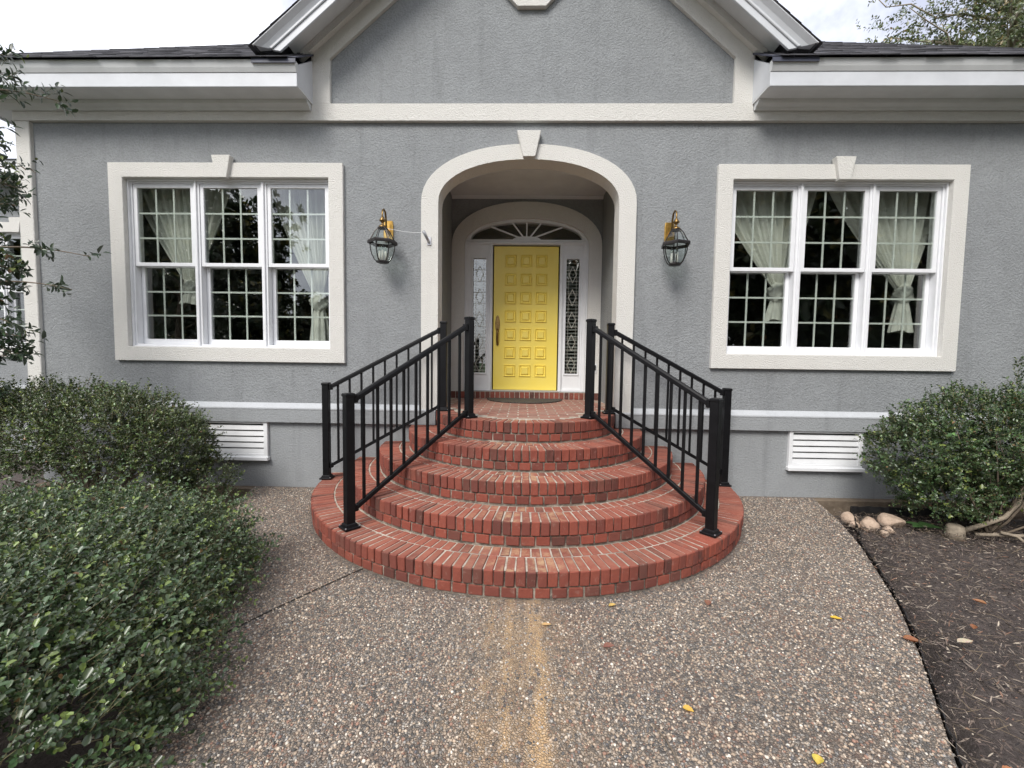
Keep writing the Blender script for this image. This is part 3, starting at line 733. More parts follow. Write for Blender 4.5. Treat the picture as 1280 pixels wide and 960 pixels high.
MB().tube([(-0.398, DY - 0.01, 1.90), (-0.398, DY - 0.055, 1.885), (-0.398, DY - 0.062, 1.83), (-0.398, DY - 0.055, 1.75), (-0.398, DY - 0.03, 1.70), (-0.398, DY - 0.004, 1.69)], [0.014, 0.016, 0.017, 0.016, 0.014, 0.017], 8).build('handle_grip', 'oldbrass', hdl, smooth=True)
MB().lathe([(0.024, 0), (0.024, 0.010), (0.010, 0.014)], 0, 0, 14).build('handle_foot', 'oldbrass', hdl)
hdl.children[2].rotation_euler = (PI / 2, 0, 0); hdl.children[2].location = (-0.398, DY, 1.68)
MB().box(-0.474, 0.474, 1.375, 1.458, 1.014, 1.031).build('threshold', 'threshold', house, bevel=0.003)
# doorbell on the right reveal
db = thing('doorbell', 'small black doorbell with pale plate beside the right sidelight', 'doorbell', (0.985, 1.371, 1.36))
MB().box(-0.028, 0.028, -0.010, 0.0, -0.065, 0.065).build('plate', 'white', db, bevel=0.003)
MB().box(-0.022, 0.012, -0.030, -0.0105, -0.030, 0.045).build('button_case', 'black', db, bevel=0.005)

# ---------------------------------------------------------------- windows
def make_window(cx, yb, label):
    """triple double-hung window, centre cx; yb shifts the wall plane"""
    x0, x1, z0, z1 = cx - 1.1275, cx + 1.1275, WIN['z0'], WIN['z1']
    root = MB().holed(rect(cx - 1.2855, cx + 1.2855, 1.400, 3.535), [rect(x0, x1, z0, z1)], yb, yb + 0.075).build('window', 'cream', house, bevel=0.004)
    root['label'] = label
    MB().ngon_prism([(cx - 0.068, 3.365), (cx + 0.048, 3.365), (cx + 0.092, 3.598), (cx - 0.112, 3.598)], 'y', yb - 0.04, yb + 0.03).build('keystone', 'cream', root, bevel=0.004)
    f = 0.036; mw = 0.066; w = (2.255 - 2 * f - 2 * mw) / 3
    holes = []; xs = []
    for k in range(3):
        a = x0 + f + k * (w + mw); xs.append(a); holes.append(rect(a, a + w, z0 + 0.035, z1 - 0.036))
    MB().holed(rect(x0 - 0.012, x1 + 0.012, z0 - 0.012, z1 + 0.012), holes, yb + 0.076, yb + 0.20).build('frame', 'vinyl', root)
    MB().holed(rect(x0 + 0.001, x1 - 0.001, z0 + 0.001, z1 - 0.001), [rect(x0 + 0.016, x1 - 0.016, z0 + 0.016, z1 - 0.016)], yb + 0.05, yb + 0.0755).build('brick_mould', 'vinyl', root, bevel=0.003)
    for a in xs[1:]: MB().box(a - mw / 2 - 0.011, a - mw / 2 + 0.011, yb + 0.058, yb + 0.0758, z0 + 0.017, z1 - 0.017).build('mullion', 'vinyl', root, bevel=0.003)
    zm = 2.472
    for a in xs:
        for up in (1, 0):
            ya = yb + (0.086 if up else 0.150); zz0, zz1 = (zm - 0.022, z1 - 0.037) if up else (z0 + 0.036, zm + 0.018)
            sw = 0.042; bt = 0.040 if up else 0.055
            g = rect(a + sw, a + w - sw, zz0 + bt, zz1 - 0.042)
            MB().holed(rect(a + 0.002, a + w - 0.002, zz0, zz1), [g], ya, ya + 0.035).build('sash', 'vinyl', root, bevel=0.003)
            gx0, gx1, gz0, gz1 = g[0][0], g[1][0], g[0][1], g[2][1]
            MB().box(gx0 - 0.004, gx1 + 0.004, ya + 0.014, ya + 0.017, gz0 - 0.004, gz1 + 0.004).build('pane', 'glass', root)
            for k in (1, 2):
                x = gx0 + (gx1 - gx0) * k / 3; z = gz0 + (gz1 - gz0) * k / 3
                MB().box(x - 0.009, x + 0.009, ya + 0.0185, ya + 0.026, gz0 + 0.0005, gz1 - 0.0005).build('muntin', 'muntin', root)
                MB().box(gx0 + 0.0005, gx1 - 0.0005, ya + 0.0190, ya + 0.0265, z - 0.009, z + 0.009).build('muntin', 'muntin', root)
    return root
make_window(-3.2725, 0.0, 'triple sash window left of the entrance')
make_window(3.2725, 0.0, 'triple sash window right of the entrance')

# curtains gathered in a loose knot
def curtain(xa, xb, xk, zk, zt, label, knot_r=0.085, y=0.36, seed=0):
    r = random.Random(seed); c = thing('curtain', label, 'curtain', (xk, y, zt), group='tied-back curtains behind the windows')
    nu, nv = 90, 30; mb = MB(); zt0 = 3.52
    ph = [r.uniform(0, 6.28) for _ in range(6)]; nf = 9
    for j in range(nv + 1):
        v = j / nv
        for i in range(nu + 1):
            u = i / nu
            x = xa + (xb - xa) * u; s_ = v ** 1.25
            xx = x * (1 - s_) + (xk + (u - .5) * 0.10) * s_
            zz = zt0 + (zk + 0.03 - zt0) * v + 0.03 * math.sin(3 * u + ph[0]) * v * (1 - v)
            amp = 0.040 * (1 - 0.55 * v)
            yy = amp * (math.sin(2 * PI * nf * u + ph[1] + 0.8 * math.sin(5 * u + ph[2])) + 0.5 * math.sin(2 * PI * nf * 2.3 * u + ph[3]))
            mb.v.append((xx - xk, yy, zz - zt))
    for j in range(nv):
        for i in range(nu):
            q = j * (nu + 1) + i; mb.f.append((q, q + 1, q + nu + 2, q + nu + 1))
    mb.build('drape', 'curtain', c, smooth=True, recalc=False)
    kb = MB(); seg, rg = 28, 18                               # twisted knot
    for j in range(rg + 1):
        th = PI * j / rg
        for i in range(seg):
            a = 2 * PI * i / seg; tw = 1 + 0.16 * math.sin(4 * a + 5 * th + ph[4]) + 0.08 * math.sin(9 * a - 7 * th + ph[5])
            rr = knot_r * tw * math.sin(th) ** 0.8
            kb.v.append((rr * math.cos(a), rr * 0.8 * math.sin(a), (zk - zt) - 0.01 + 1.15 * knot_r * math.cos(th) * (1 + .1 * math.sin(3 * a + ph[2]))))
    for j in range(rg):
        for i in range(seg): kb.f.append((j * seg + i, j * seg + (i + 1) % seg, (j + 1) * seg + (i + 1) % seg, (j + 1) * seg + i))
    kb.build('knot', 'curtain', c, smooth=True)
    tb = MB(); nv2 = 12; seg = 40
    for j in range(nv2 + 1):
        v = j / nv2
        for i in range(seg):
            a = 2 * PI * i / seg; rr = (0.045 + 0.07 * v ** 0.8) * (1 + 0.22 * math.sin(7 * a + ph[1] + v) + 0.1 * math.sin(13 * a + ph[3]))
            tb.v.append((rr * math.cos(a), rr * 0.6 * math.sin(a), (zk - 0.05 - zt) * (1 - v) + 0.012 * math.sin(3 * a + ph[0]) * v))
    for j in range(nv2):
        for i in range(seg): tb.f.append((j * seg + i, j * seg + (i + 1) % seg, (j + 1) * seg + (i + 1) % seg, (j + 1) * seg + i))
    tb.build('tail', 'curtain', c, smooth=True, recalc=False)
    return c
curtain(-4.66, -3.40, -3.96, 2.27, 2.07, 'pale curtain knotted between first and second sash of the left window', seed=1)
curtain(-3.02, -2.13, -2.43, 2.12, 1.62, 'pale curtain knotted at the sash of the left window nearest the door', seed=2, knot_r=0.10)
curtain(2.02, 3.26, 2.86, 2.27, 1.95, 'pale curtain knotted at the sash of the right window nearest the door', seed=3, knot_r=0.10)
curtain(3.38, 4.66, 4.27, 2.27, 1.84, 'pale curtain knotted at the outermost sash of the right window', seed=4, knot_r=0.095)

# foundation vents
for s in (-1, 1):
    x0, x1 = min(s * 2.872, s * 3.66), max(s * 2.872, s * 3.66)
    v = MB().holed(rect(x0, x1, 0.31, 0.7355), [rect(x0 + 0.04, x1 - 0.045, 0.375, 0.712)], 0.018, 0.09).build('foundation_vent', 'white', house, bevel=0.004)
    MB().box(x0 - 0.012, x1 + 0.012, -0.008, 0.05, 0.300, 0.340).build('sill', 'white', v, bevel=0.004)
    for k in range(5):
        z = 0.378 + k * 0.066
        MB().ngon_prism([(0.026, z), (0.032, z - 0.004), (0.060, z + 0.044), (0.056, z + 0.050), (0.034, z + 0.046)], 'x', x0 + 0.041, x1 - 0.046).build('louvre', 'white', v)
    MB().box(x0 + 0.02, x1 - 0.02, 0.10, 0.24, 0.33, 0.72).build('vent_back', 'joint', v)

# left wing set back from the corner
wing_y = 2.0
MB().holed(rect(-10.4, -5.53, -0.3, 4.15), [rect(-9.2, -6.885, 1.525, 3.41)], wing_y + WY, wing_y + 0.24).build('wing_wall', 'stucco', house)
w3 = make_window(-8.0425, wing_y, 'triple sash window of the set-back left wing')
MB().box(-10.4, -5.6, wing_y - 0.005, wing_y + 0.06, 0.884, 0.948).build('wing_ledge', 'band', house)
MB().box(-10.8, -6.04, wing_y - 0.33, wing_y + 0.05, 4.15, 4.34).build('wing_eave', 'white', house)
MB().ngon_prism([(wing_y - 0.36, 4.342), (wing_y + 4.5, 5.2), (wing_y + 4.5, 4.342)], 'x', -10.9, -6.06).build('wing_roof', 'roof', house)
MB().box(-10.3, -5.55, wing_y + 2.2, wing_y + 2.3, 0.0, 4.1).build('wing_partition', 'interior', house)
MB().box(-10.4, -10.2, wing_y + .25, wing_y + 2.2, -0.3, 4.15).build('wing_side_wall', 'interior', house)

# ---------------------------------------------------------------- brick steps
HR, YC = 0.1823, 0.08
RAD = [2.149, 1.835, 1.542, 1.2524, 0.969]
steps = thing('brick_steps', 'half-round flight of five red brick steps up to the porch', 'steps')
ROWL, RH = 0.192, 0.096
cand = {'coping_brick': [], 'riser_brick': [], 'tread_brick': []}
def wedge(wo, wi, ln, h, bev=0.004, jit=0.0):
    """brick with its outer end at y=0 pointing to -y; width wo outside, wi inside; length ln inwards (+y); top at z=0"""
    mb = MB(); j = lambda: random.uniform(-jit, jit)
    mb.v = [(-wo / 2 + j(), 0 + j(), -h), (wo / 2 + j(), 0 + j(), -h), (wi / 2 + j(), ln, -h), (-wi / 2 + j(), ln, -h), (-wo / 2 + j(), 0 + j(), j()), (wo / 2 + j(), 0 + j(), j()), (wi / 2 + j(), ln, j()), (-wi / 2 + j(), ln, j())]
    mb.f = [(0, 3, 2, 1), (4, 5, 6, 7), (0, 1, 5, 4), (1, 2, 6, 5), (2, 3, 7, 6), (3, 0, 4, 7)]
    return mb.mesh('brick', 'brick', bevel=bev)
step_objs = []
CAMXY = (-0.045, -4.497)
for i, R in enumerate(RAD):
    zt = HR * (i + 1); zb = HR * i
    rin = RAD[i + 1] if i < 4 else None
    # mortar body
    Rm = R - 0.017; pts = [(Rm * math.cos(t), YC + Rm * math.sin(t)) for t in np.linspace(PI, 2 * PI, 73)]
    pts = [(x, min(y, 0.035)) for x, y in pts]
    if i == 4: pts = [(x, y) for x, y in pts] + [(0.962, 0.24), (1.05, 0.24), (1.05, 1.40), (-1.05, 1.40), (-1.05, 0.24), (-0.962, 0.24)]
    so = MB().ngon_prism(pts, 'z', max(zb - 0.05, -0.28) if i else -0.28, zt - 0.0045).build('step', 'mortar', steps)
    step_objs.append(so)
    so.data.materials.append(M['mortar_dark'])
    for pl_ in so.data.polygons: pl_.material_index = 0 if pl_.normal.z > 0.5 else 1  # side faces take the mortar darkened for joint shade and grime
    nb = round(PI * R / 0.0665); pit = PI * R / nb
    ms = [wedge(pit - 0.0088, (R - ROWL) / R * pit - 0.0066, ROWL, RH, 0.005, 0.003) for _ in range(4)]
    for k in range(nb):
        t = PI + (k + 0.5) * PI / nb
        x, y = R * math.cos(t), YC + R * math.sin(t)
        if y > 0.02: continue
        cand['coping_brick'].append((math.hypot(x - CAMXY[0], y - CAMXY[1]), so, random.choice(ms), (x, y, zt + random.uniform(-.0015, .0015)), t + PI / 2 + random.uniform(-.012, .012)))
    R2 = R - 0.008; nb2 = round(PI * R2 / 0.104); pit = PI * R2 / nb2
    ms = [wedge(pit - 0.012, (R2 - 0.09) / R2 * pit - 0.012, 0.09, 0.062, 0.0045, 0.0025) for _ in range(3)]
    for k in range(nb2):
        t = PI + (k + 0.5 + 0.15 * i) * PI / nb2
        x, y = R2 * math.cos(t), YC + R2 * math.sin(t)
        if y > 0.02: continue
        cand['riser_brick'].append((math.hypot(x - CAMXY[0], y - CAMXY[1]), so, random.choice(ms), (x, y, zb + 0.0755 + random.uniform(-.001, .001)), t + PI / 2 + random.uniform(-.01, .01)))
    if rin:
        Ro = R - ROWL - 0.011; dp_ = Ro - rin + 0.006; nb3 = round(PI * Ro / 0.069); pit = PI * Ro / nb3
        ms = [wedge(pit - 0.009, (Ro - dp_) / Ro * pit - 0.009, dp_, 0.05, 0.003, 0.002) for _ in range(3)]
        for k in range(nb3):
            t = PI + (k + 0.5) * PI / nb3
            x, y = Ro * math.cos(t), YC + Ro * math.sin(t)
            if y > 0.02: continue
            cand['tread_brick'].append((math.hypot(x - CAMXY[0], y - CAMXY[1]), so, random.choice(ms), (x, y, zt - 0.001 + random.uniform(-.002, .001)), t + PI / 2 + random.uniform(-.015, .015)))
rest = MB()
for nm, lst in cand.items():
    lst.sort(key=lambda c: c[0])
    for q, (d, so, me, loc, rz) in enumerate(lst):
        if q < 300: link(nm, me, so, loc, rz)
        else:
            mx = Matrix.Translation(loc) @ Matrix.Rotation(rz, 4, 'Z'); b = len(rest.v)
            rest.v += [tuple(mx @ v.co) for v in me.vertices]; rest.f += [tuple(b + i for i in p.vertices) for p in me.polygons]
if rest.v:
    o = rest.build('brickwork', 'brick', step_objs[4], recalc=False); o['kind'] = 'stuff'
# landing pavers
pv = [MB().box(-0.096, 0.096, -0.045, 0.045, -0.04, 0).mesh('paving_brick', 'paver', bevel=0.004) for _ in range(2)]
zt = HR * 5
row = 0; y = -0.66
while y < 1.36:
    x = -1.3 + (row % 2) * 0.103
    while x < 1.2:
        inside = (abs(x) + 0.096 < 1.047 and y > 0.27) or (y <= 0.27 and abs(x) + 0.09 < 0.955 and math.hypot(abs(x) + 0.09, min(y - 0.045 - YC, 0)) < RAD[4] - ROWL - 0.005) or (y <= 0.27 and y > YC - 0.02 and abs(x) + 0.096 < 0.955)
        if inside: link('paving_brick', random.choice(pv), step_objs[4], (x, y, zt - 0.0015 + random.uniform(-.0015, .001)))
        x += 0.204
    y += 0.1; row += 1
# rowlock sill under the door
sb = MB().box(-0.030, 0.030, 0, 0.08, 0, 0.094).mesh('sill_brick', 'brick', bevel=0.003)
MB().box(-1.05, 1.05, 1.362, 1.404, 0.90, 1.010).build('door_sill', 'mortar', steps)
for k in range(30): link('sill_brick', sb, steps, (-1.015 + k * 0.07, 1.356, zt + 0.002))

tag(MB().ngon_prism([(0.53 * math.cos(t), 1.345 + 0.62 * math.sin(t)) for t in np.linspace(PI, 2 * PI, 33)], 'z', 0.9125, 0.924).build('doormat', 'mat', None, bevel=0.003), 'half-round dark rubber doormat in front of the yellow door', 'doormat')

# ---------------------------------------------------------------- railings
def railing(low, up, label):
    lx, ly = low; ux, uy = up; zl, zu = HR + 0.001, HR * 5 + 0.001
    run = math.hypot(ux - lx, uy - ly); rz = math.atan2(uy - ly, ux - lx)
    r = thing('railing', label, 'railing', (lx, ly, zl), rz, 'black metal stair railings')
    hp = 1.005; dz = zu - zl
    for x, z, ph in ((0, 0, hp), (run, dz, 0.93)):
        p = MB().box(x - 0.033, x + 0.033, -0.033, 0.033, z + 0.004, z + ph).build('post', 'black', r, bevel=0.004)
        MB().ngon_prism([(x - 0.060, -0.060), (x + 0.060, -0.060), (x + 0.060, 0.060), (x - 0.060, 0.060)], 'z', z, z + 0.018).build('base_plate', 'black', p, bevel=0.004)
        b = MB(); b.v = [(x + sx_ * w, sy_ * w, z + h) for w, h in ((0.045, 0.019), (0.041, 0.036), (0.0345, 0.042)) for sx_, sy_ in ((-1, -1), (1, -1), (1, 1), (-1, 1))]
        b.f = [(0, 3, 2, 1), (8, 9, 10, 11)] + [(i * 4 + k, i * 4 + (k + 1) % 4, i * 4 + 4 + (k + 1) % 4, i * 4 + 4 + k) for i in range(2) for k in range(4)]
        b.build('base_cover', 'black', p)
        for sx_ in (-1, 1):
            for sy_ in (-1, 1): MB().lathe([(0.006, z + 0.0182), (0.006, z + 0.023), (0.002, z + 0.025)], x + sx_ * 0.0525, sy_ * 0.0525, 6).build('bolt', 'steel', p)
        c = MB(); c.v = [(x + sx_ * w, sy_ * w, z + ph + h) for w, h in ((0.0375, -0.014), (0.0375, 0.006), (0.030, 0.012)) for sx_, sy_ in ((-1, -1), (1, -1), (1, 1), (-1, 1))]
        c.f = list(b.f); c.build('post_cap', 'black', p, bevel=0.003)
    t0, t1 = hp - 0.058, dz + 0.93 - 0.058; b0, b1 = 0.115, dz + 0.075
    za = lambda x: t0 + (t1 - t0) * x / run; zb = lambda x: b0 + (b1 - b0) * x / run
    def bar(name, f, w, h, crown):
        xs_ = (0.034, run - 0.034); m = MB()
        prof = [(-w, -h), (w, -h), (w, h * 0.4), (w * .6, h), (-w * .6, h), (-w, h * 0.4)] if crown else [(-w, -h), (w, -h), (w, h), (-w, h)]
        k = len(prof); m.v = [(x, y, f(x) + z) for x in xs_ for y, z in prof]
        m.f = [tuple(reversed(range(k))), tuple(range(k, 2 * k))] + [(i, (i + 1) % k, k + (i + 1) % k, k + i) for i in range(k)]
        return m.build(name, 'black', r, bevel=0.002)
    tr_ = bar('top_rail', za, 0.022, 0.024, True); br_ = bar('bottom_rail', zb, 0.016, 0.019, False)
    for x in (0.05, run - 0.05):
        MB().box(x - 0.016, x + 0.016, -0.026, 0.026, za(x) - 0.034, za(x) + 0.029).build('bracket', 'black', tr_, bevel=0.006)
        MB().box(x - 0.016, x + 0.016, -0.020, 0.020, zb(x) - 0.026, zb(x) + 0.024).build('bracket', 'black', br_, bevel=0.005)
    for k in range(9):
        x = run * (k + 1) / 10
        MB().box(x - 0.0095, x + 0.0095, -0.0095, 0.0095, zb(x) + 0.012, za(x) - 0.018).build('baluster', 'black', r)
    return r
railing((-1.319, -1.483), (-0.535, -0.630), 'black metal railing on the left, the one nearer the viewer')
railing((-2.086, -0.225), (-0.868, -0.15), 'black metal railing on the left, close to the house wall')
railing((1.385, -1.440), (0.605, -0.555), 'black metal railing on the right, the one nearer the viewer')
railing((2.080, -0.185), (0.872, -0.165), 'black metal railing on the right, close to the house wall')

# ---------------------------------------------------------------- wall lanterns
def lantern(x, label):
    L = thing('wall_lantern', label, 'lamp', (x, WY, 2.83), group='brass wall lanterns beside the entrance')
    MB().ngon_prism([(-0.045, -0.11), (0.045, -0.11), (0.052, -0.06), (0.052, 0.06), (0.045, 0.11), (-0.045, 0.11), (-0.052, 0.06), (-0.052, -0.06)], 'y', -0.022, 0.0).build('backplate', 'brass', L, bevel=0.006)
    arm = [(0, -0.02, 0.0), (0, -0.06, -0.03), (0, -0.085, 0.02), (0, -0.09, 0.10), (0, -0.115, 0.165), (0, -0.16, 0.18), (0, -0.20, 0.155), (0, -0.21, 0.10), (0, -0.205, 0.04)]
    MB().tube(arm, [0.011, 0.011, 0.010, 0.010, 0.010, 0.0095, 0.009, 0.008, 0.009], 8).build('arm', 'oldbrass', L, smooth=True)
    cy = -0.205
    MB().lathe([(0.006, 0.10), (0.012, 0.085), (0.030, 0.055), (0.032, 0.045), (0.012, 0.030), (0.010, 0.012), (0.026, 0.0), (0.040, -0.012), (0.040, -0.030)], 0, cy, 14).build('finial', 'oldbrass', L, smooth=True)
    seg = 6; rot = PI / 6 * 0.6
    def ring(prof, name, mat, **k): return MB().lathe(prof, 0, cy, seg, rot, **k).build(name, mat, L)
    top = -0.028; rim = -0.17; bot = -0.385
    roofp = [(0.045, top), (0.075, top - 0.035), (0.100, top - 0.085), (0.125, rim + 0.012)]
    ring(roofp, 'roof_glass', 'lampglass', cap=False)
    ring([(0.146, rim + 0.012), (0.150, rim), (0.150, rim - 0.020), (0.138, rim - 0.022), (0.125, rim + 0.010)], 'rim', 'bronze', cap=False)
    ring([(0.050, top + 0.006), (0.050, top - 0.008), (0.02, top - 0.008)], 'roof_cap', 'bronze')
    body = [(0.123, rim - 0.02), (0.117, rim - 0.08), (0.104, rim - 0.13), (0.080, rim - 0.18), (0.062, bot + 0.02)]
    ring(body, 'glass', 'lampglass', cap=False)
    for prof, nm in ((roofp, 'roof_bar'), (body, 'cage_bar')):
        for k in range(seg):
            t = rot + 2 * PI * k / seg
            MB().tube([(r * 1.01 * math.cos(t), cy + r * 1.01 * math.sin(t), z) for r, z in prof], 0.0055, 4).build(nm, 'bronze', L)
    ring([(0.066, bot + 0.022), (0.068, bot + 0.008), (0.050, bot), (0.02, bot - 0.004)], 'base', 'bronze')
    for k in range(3):
        t = rot + 2 * PI * k / 3 + 0.5
        c = MB().lathe([(0.011, bot + 0.02), (0.011, bot + 0.125), (0.004, bot + 0.128)], 0.034 * math.cos(t), cy + 0.034 * math.sin(t), 8).build('candle', 'candle', L, smooth=True)
        MB().lathe([(0.006, bot + 0.129), (0.012, bot + 0.145), (0.010, bot + 0.165), (0.002, bot + 0.185)], 0.034 * math.cos(t), cy + 0.034 * math.sin(t), 8).build('bulb', 'lampglass', c, smooth=True)
    return L
lantern(-1.505, 'brass and glass wall lantern left of the arched entrance')
lantern(1.505, 'brass and glass wall lantern right of the arched entrance')
fb = thing('flag_bracket', 'small metal flag holder on the left leg of the arch', 'bracket', (-1.055, 0.0, 2.72))
MB().box(-0.022, 0.022, -0.010, 0.0, -0.045, 0.045).build('plate', 'steel', fb, bevel=0.004)
MB().tube([(0.0, -0.008, -0.02), (-0.012, -0.04, 0.015), (-0.04, -0.10, 0.075)], [0.014, 0.016, 0.016], 10).build('socket', 'steel', fb, smooth=True)
tag(MB().tube([(-1.45, -0.16, 2.80), (-1.33, -0.14, 2.783), (-1.2, -0.115, 2.775), (-1.1, -0.10, 2.782)], 0.0022, 4).build('cobweb_strand', 'silk'), 'pale cobweb strand from the left lantern to the flag holder', 'cobweb')

# ---------------------------------------------------------------- plants
def leaf_cols(n, r, base, spread=0.35, young=0.06, ycol=(0.16, 0.20, 0.05)):
    c = np.array(base)[None] * np.exp(r.normal(0, spread, (n, 1))) * np.exp(r.normal(0, 0.07, (n, 3)))
    k = r.random(n) < young; c[k] = np.array(ycol) * np.exp(r.normal(0, 0.25, (k.sum(), 1)))
    k = r.random(n) < 0.008; c[k] = np.array((0.20, 0.12, 0.06)) * np.exp(r.normal(0, 0.3, (k.sum(), 1)))   # dead leaves
    return np.clip(c, 0.004, 0.6)

def sprigs(P0, D, Ls, r, per, leafL, leafW, base, name, parent, spread=0.35, young=0.06, twig=True, ycol=(0.16, 0.20, 0.05), up=0.25, rnd=0.0):
    """twigs with small leaves set alternately along them"""
    n = len(P0); D = unit(D)
    A = unit(np.cross(D, r.normal(size=(n, 3)))); B = np.cross(D, A)
    t = np.linspace(0.12, 1.0, per)[None, :] + r.uniform(-.04, .04, (n, per))
    phi = np.arange(per)[None] * 2.4 + r.uniform(0, 6.28, (n, 1))
    rad = A[:, None] * np.cos(phi)[..., None] + B[:, None] * np.sin(phi)[..., None]
    bend = np.zeros((n, 1, 3)); bend[..., 2] = r.normal(0, .12, (n, 1))
    P = P0[:, None] + D[:, None] * (t * Ls[:, None])[..., None] + bend * (t ** 2 * Ls[:, None])[..., None]
    LD = D[:, None] * 0.55 + rad * 0.8 + np.array([0, 0, up]) + r.normal(0, .18, (n, per, 3))
    NR = D[:, None] * 0.6 - rad * 0.3 + np.array([0, 0, 0.9]) + r.normal(0, .35, (n, per, 3))
    m = n * per
    sz = np.exp(r.normal(0, .22, m)); tipy = (t.reshape(-1) > 0.8) & (np.repeat(r.random(n), per) < young * 3)
    cols = leaf_cols(m, r, base, spread, young * 0.3, ycol) * np.repeat(np.exp(r.normal(0, .18, n)), per)[:, None]
    cols[tipy] = np.array(ycol) * np.exp(r.normal(0, .2, (tipy.sum(), 1)))
    me = leaves(P.reshape(-1, 3), LD.reshape(-1, 3), NR.reshape(-1, 3), leafL * sz, leafW * sz, cols, name, rnd=rnd)
    o = link(name, me, parent); o['kind'] = 'stuff'
    if twig:
        e = P0 + D * Ls[:, None]; w = 0.0016
        V = np.stack([P0 + A * w, P0 - A * w * .5 + B * w, P0 - A * w * .5 - B * w, e], 1)
        tw = link('twigs', poly_mesh('twigs', V, [(0, 1, 3), (1, 2, 3), (2, 0, 3)], None, 'twig'), parent); tw['kind'] = 'stuff'
    return o

def lumps(r, blobs, n, shell=(0.72, 1.02), keep=None, carve=0.0, box=2.0):
    """points and outward directions in the outer shell of a union of ellipsoids (cx,cy,cz,rx,ry,rz)"""
    w = np.array([b[3] * b[4] + b[4] * b[5] + b[3] * b[5] for b in blobs]); w = w / w.sum()
    P, Dn = [], []
    for b, k in zip(blobs, (w * n * 1.6).astype(int)):
        d = unit(r.normal(size=(k, 3))); d = d / ((np.abs(d) ** box).sum(1, keepdims=True)) ** (1 / box) if box != 2.0 else d; s_ = shell[0] + (shell[1] - shell[0]) * r.random(k) ** 0.6
        p = np.array(b[:3]) + d * np.array(b[3:6]) * s_[:, None]
        nn = unit(np.sign(d) * np.abs(d) ** (box - 1) / np.array(b[3:6]))
        dep = np.full(k, 9.0)
        for b2 in blobs:
            if b2 is b: continue
            q = (np.abs((p - np.array(b2[:3])) / np.array(b2[3:6])) ** box).sum(1) ** (1 / box); dep = np.minimum(dep, q)
        ok = (dep > 0.62) & (p[:, 2] > 0.03)
        if keep is not None: ok &= keep(p)
        if carve:                                               # gaps between the leaf clumps
            nz = sum(np.sin(p @ np.array(k_) + f_) for k_, f_ in (((11, 7, 9), 1.), ((-8, 13, 10), 2.3), ((17, -9, 12), .4), ((6, 19, -15), 4.1), ((23, 14, 19), 5.2))) / 2.2
            ok &= (nz > -0.55) | (r.random(len(p)) > carve)
        P.append(p[ok]); Dn.append(nn[ok])
    return np.concatenate(P), np.concatenate(Dn)

def branches(r, root, tips, rad, mat, parent, name='branch', wander=0.06):
    for tip in tips:
        a, b = Vector(root), Vector(tip); pts, rr = [], []
        off = Vector((r.normal(0, wander), r.normal(0, wander), r.normal(0, wander * .5)))
        for i in range(7):
            t = i / 6; pts.append(a.lerp(b, t) + off * math.sin(PI * t) + Vector(tuple(r.normal(0, 0.008, 3))) * (t > 0)); rr.append(rad * (1 - 0.8 * t) + 0.001)
        MB().tube(pts, rr, 5).build(name, mat, parent, smooth=True)

LEAFG = (0.060, 0.094, 0.040)
# A: big clipped shrub, foreground left
rA = np.random.default_rng(21)
bA = thing('shrub', 'big dense dark green clipped shrub filling the lower left corner', 'shrub', (-2.6, -2.35, 0))
blA = [(-2.65, -2.45, 0.06, 0.82, 0.90, 0.50), (-2.15, -2.62, 0.05, 0.44, 0.66, 0.46), (-2.25, -2.12, 0.04, 0.44, 0.50, 0.40), (-3.0, -1.90, 0.03, 0.70, 0.42, 0.42), (-3.4, -2.4, 0.05, 0.85, 0.85, 0.50), (-2.35, -3.1, 0.03, 0.72, 0.60, 0.52), (-1.90, -2.98, 0.02, 0.48, 0.50, 0.42), (-1.72, -3.22, 0.0, 0.36, 0.36, 0.36), (-3.0, -3.3, 0.05, 0.9, 0.7, 0.55)]
P, D = lumps(rA, blA, 16500, (0.62, 0.98), carve=0.5, box=3.2)
off = Vector((-2.6, -2.35, 0)); P = P - np.array(off)
Dd = D * 0.6 + np.array([0.65, 0.15, 0.30]) + rA.normal(0, .33, P.shape)
sprigs(P, Dd, 0.08 + 0.20 * rA.random(len(P)) ** 1.8, rA, 14, 0.0205, 0.0135, LEAFG, 'foliage', bA, 0.30, 0.07, rnd=1.0, ycol=(0.17, 0.23, 0.06))
branches(rA, (0.1, 0, -0.02), [(rA.uniform(-.9, .9), rA.uniform(-.8, .8), rA.uniform(.2, .42)) for _ in range(22)], 0.014, 'bark', bA)

# B: looser shrub against the wall, left
rB = np.random.default_rng(22)
bB = thing('shrub', 'rounded open-branched green shrub against the wall below the left window', 'shrub', (-4.08, -0.75, -0.03))
blB = [(-4.35, -0.72, 0.72, 0.85, 0.50, 0.45), (-3.75, -0.72, 0.70, 0.62, 0.46, 0.42), (-5.0, -0.75, 0.62, 0.6, 0.5, 0.42), (-3.32, -0.68, 0.62, 0.33, 0.36, 0.32), (-3.02, -0.55, 0.28, 0.17, 0.16, 0.20), (-3.25, -0.62, 0.40, 0.2, 0.25, 0.2)]
P, D = lumps(rB, blB, 7000, (0.55, 1.08), carve=0.75, keep=lambda p: (p[:, 1] < -0.02) & ((p[:, 2] > 0.40 + 0.16 * rB.random(len(p))) | ((p[:, 0] > -3.3) & (p[:, 2] > 0.12))))
P = P - np.array((-4.0, -0.75, 0))
sprigs(P, D * 0.8 + np.array([0, 0, 0.4]) + rB.normal(0, .4, P.shape), rB.uniform(0.05, 0.15, len(P)), rB, 11, 0.019, 0.0125, (0.066, 0.096, 0.035), 'foliage', bB, 0.35, 0.07)
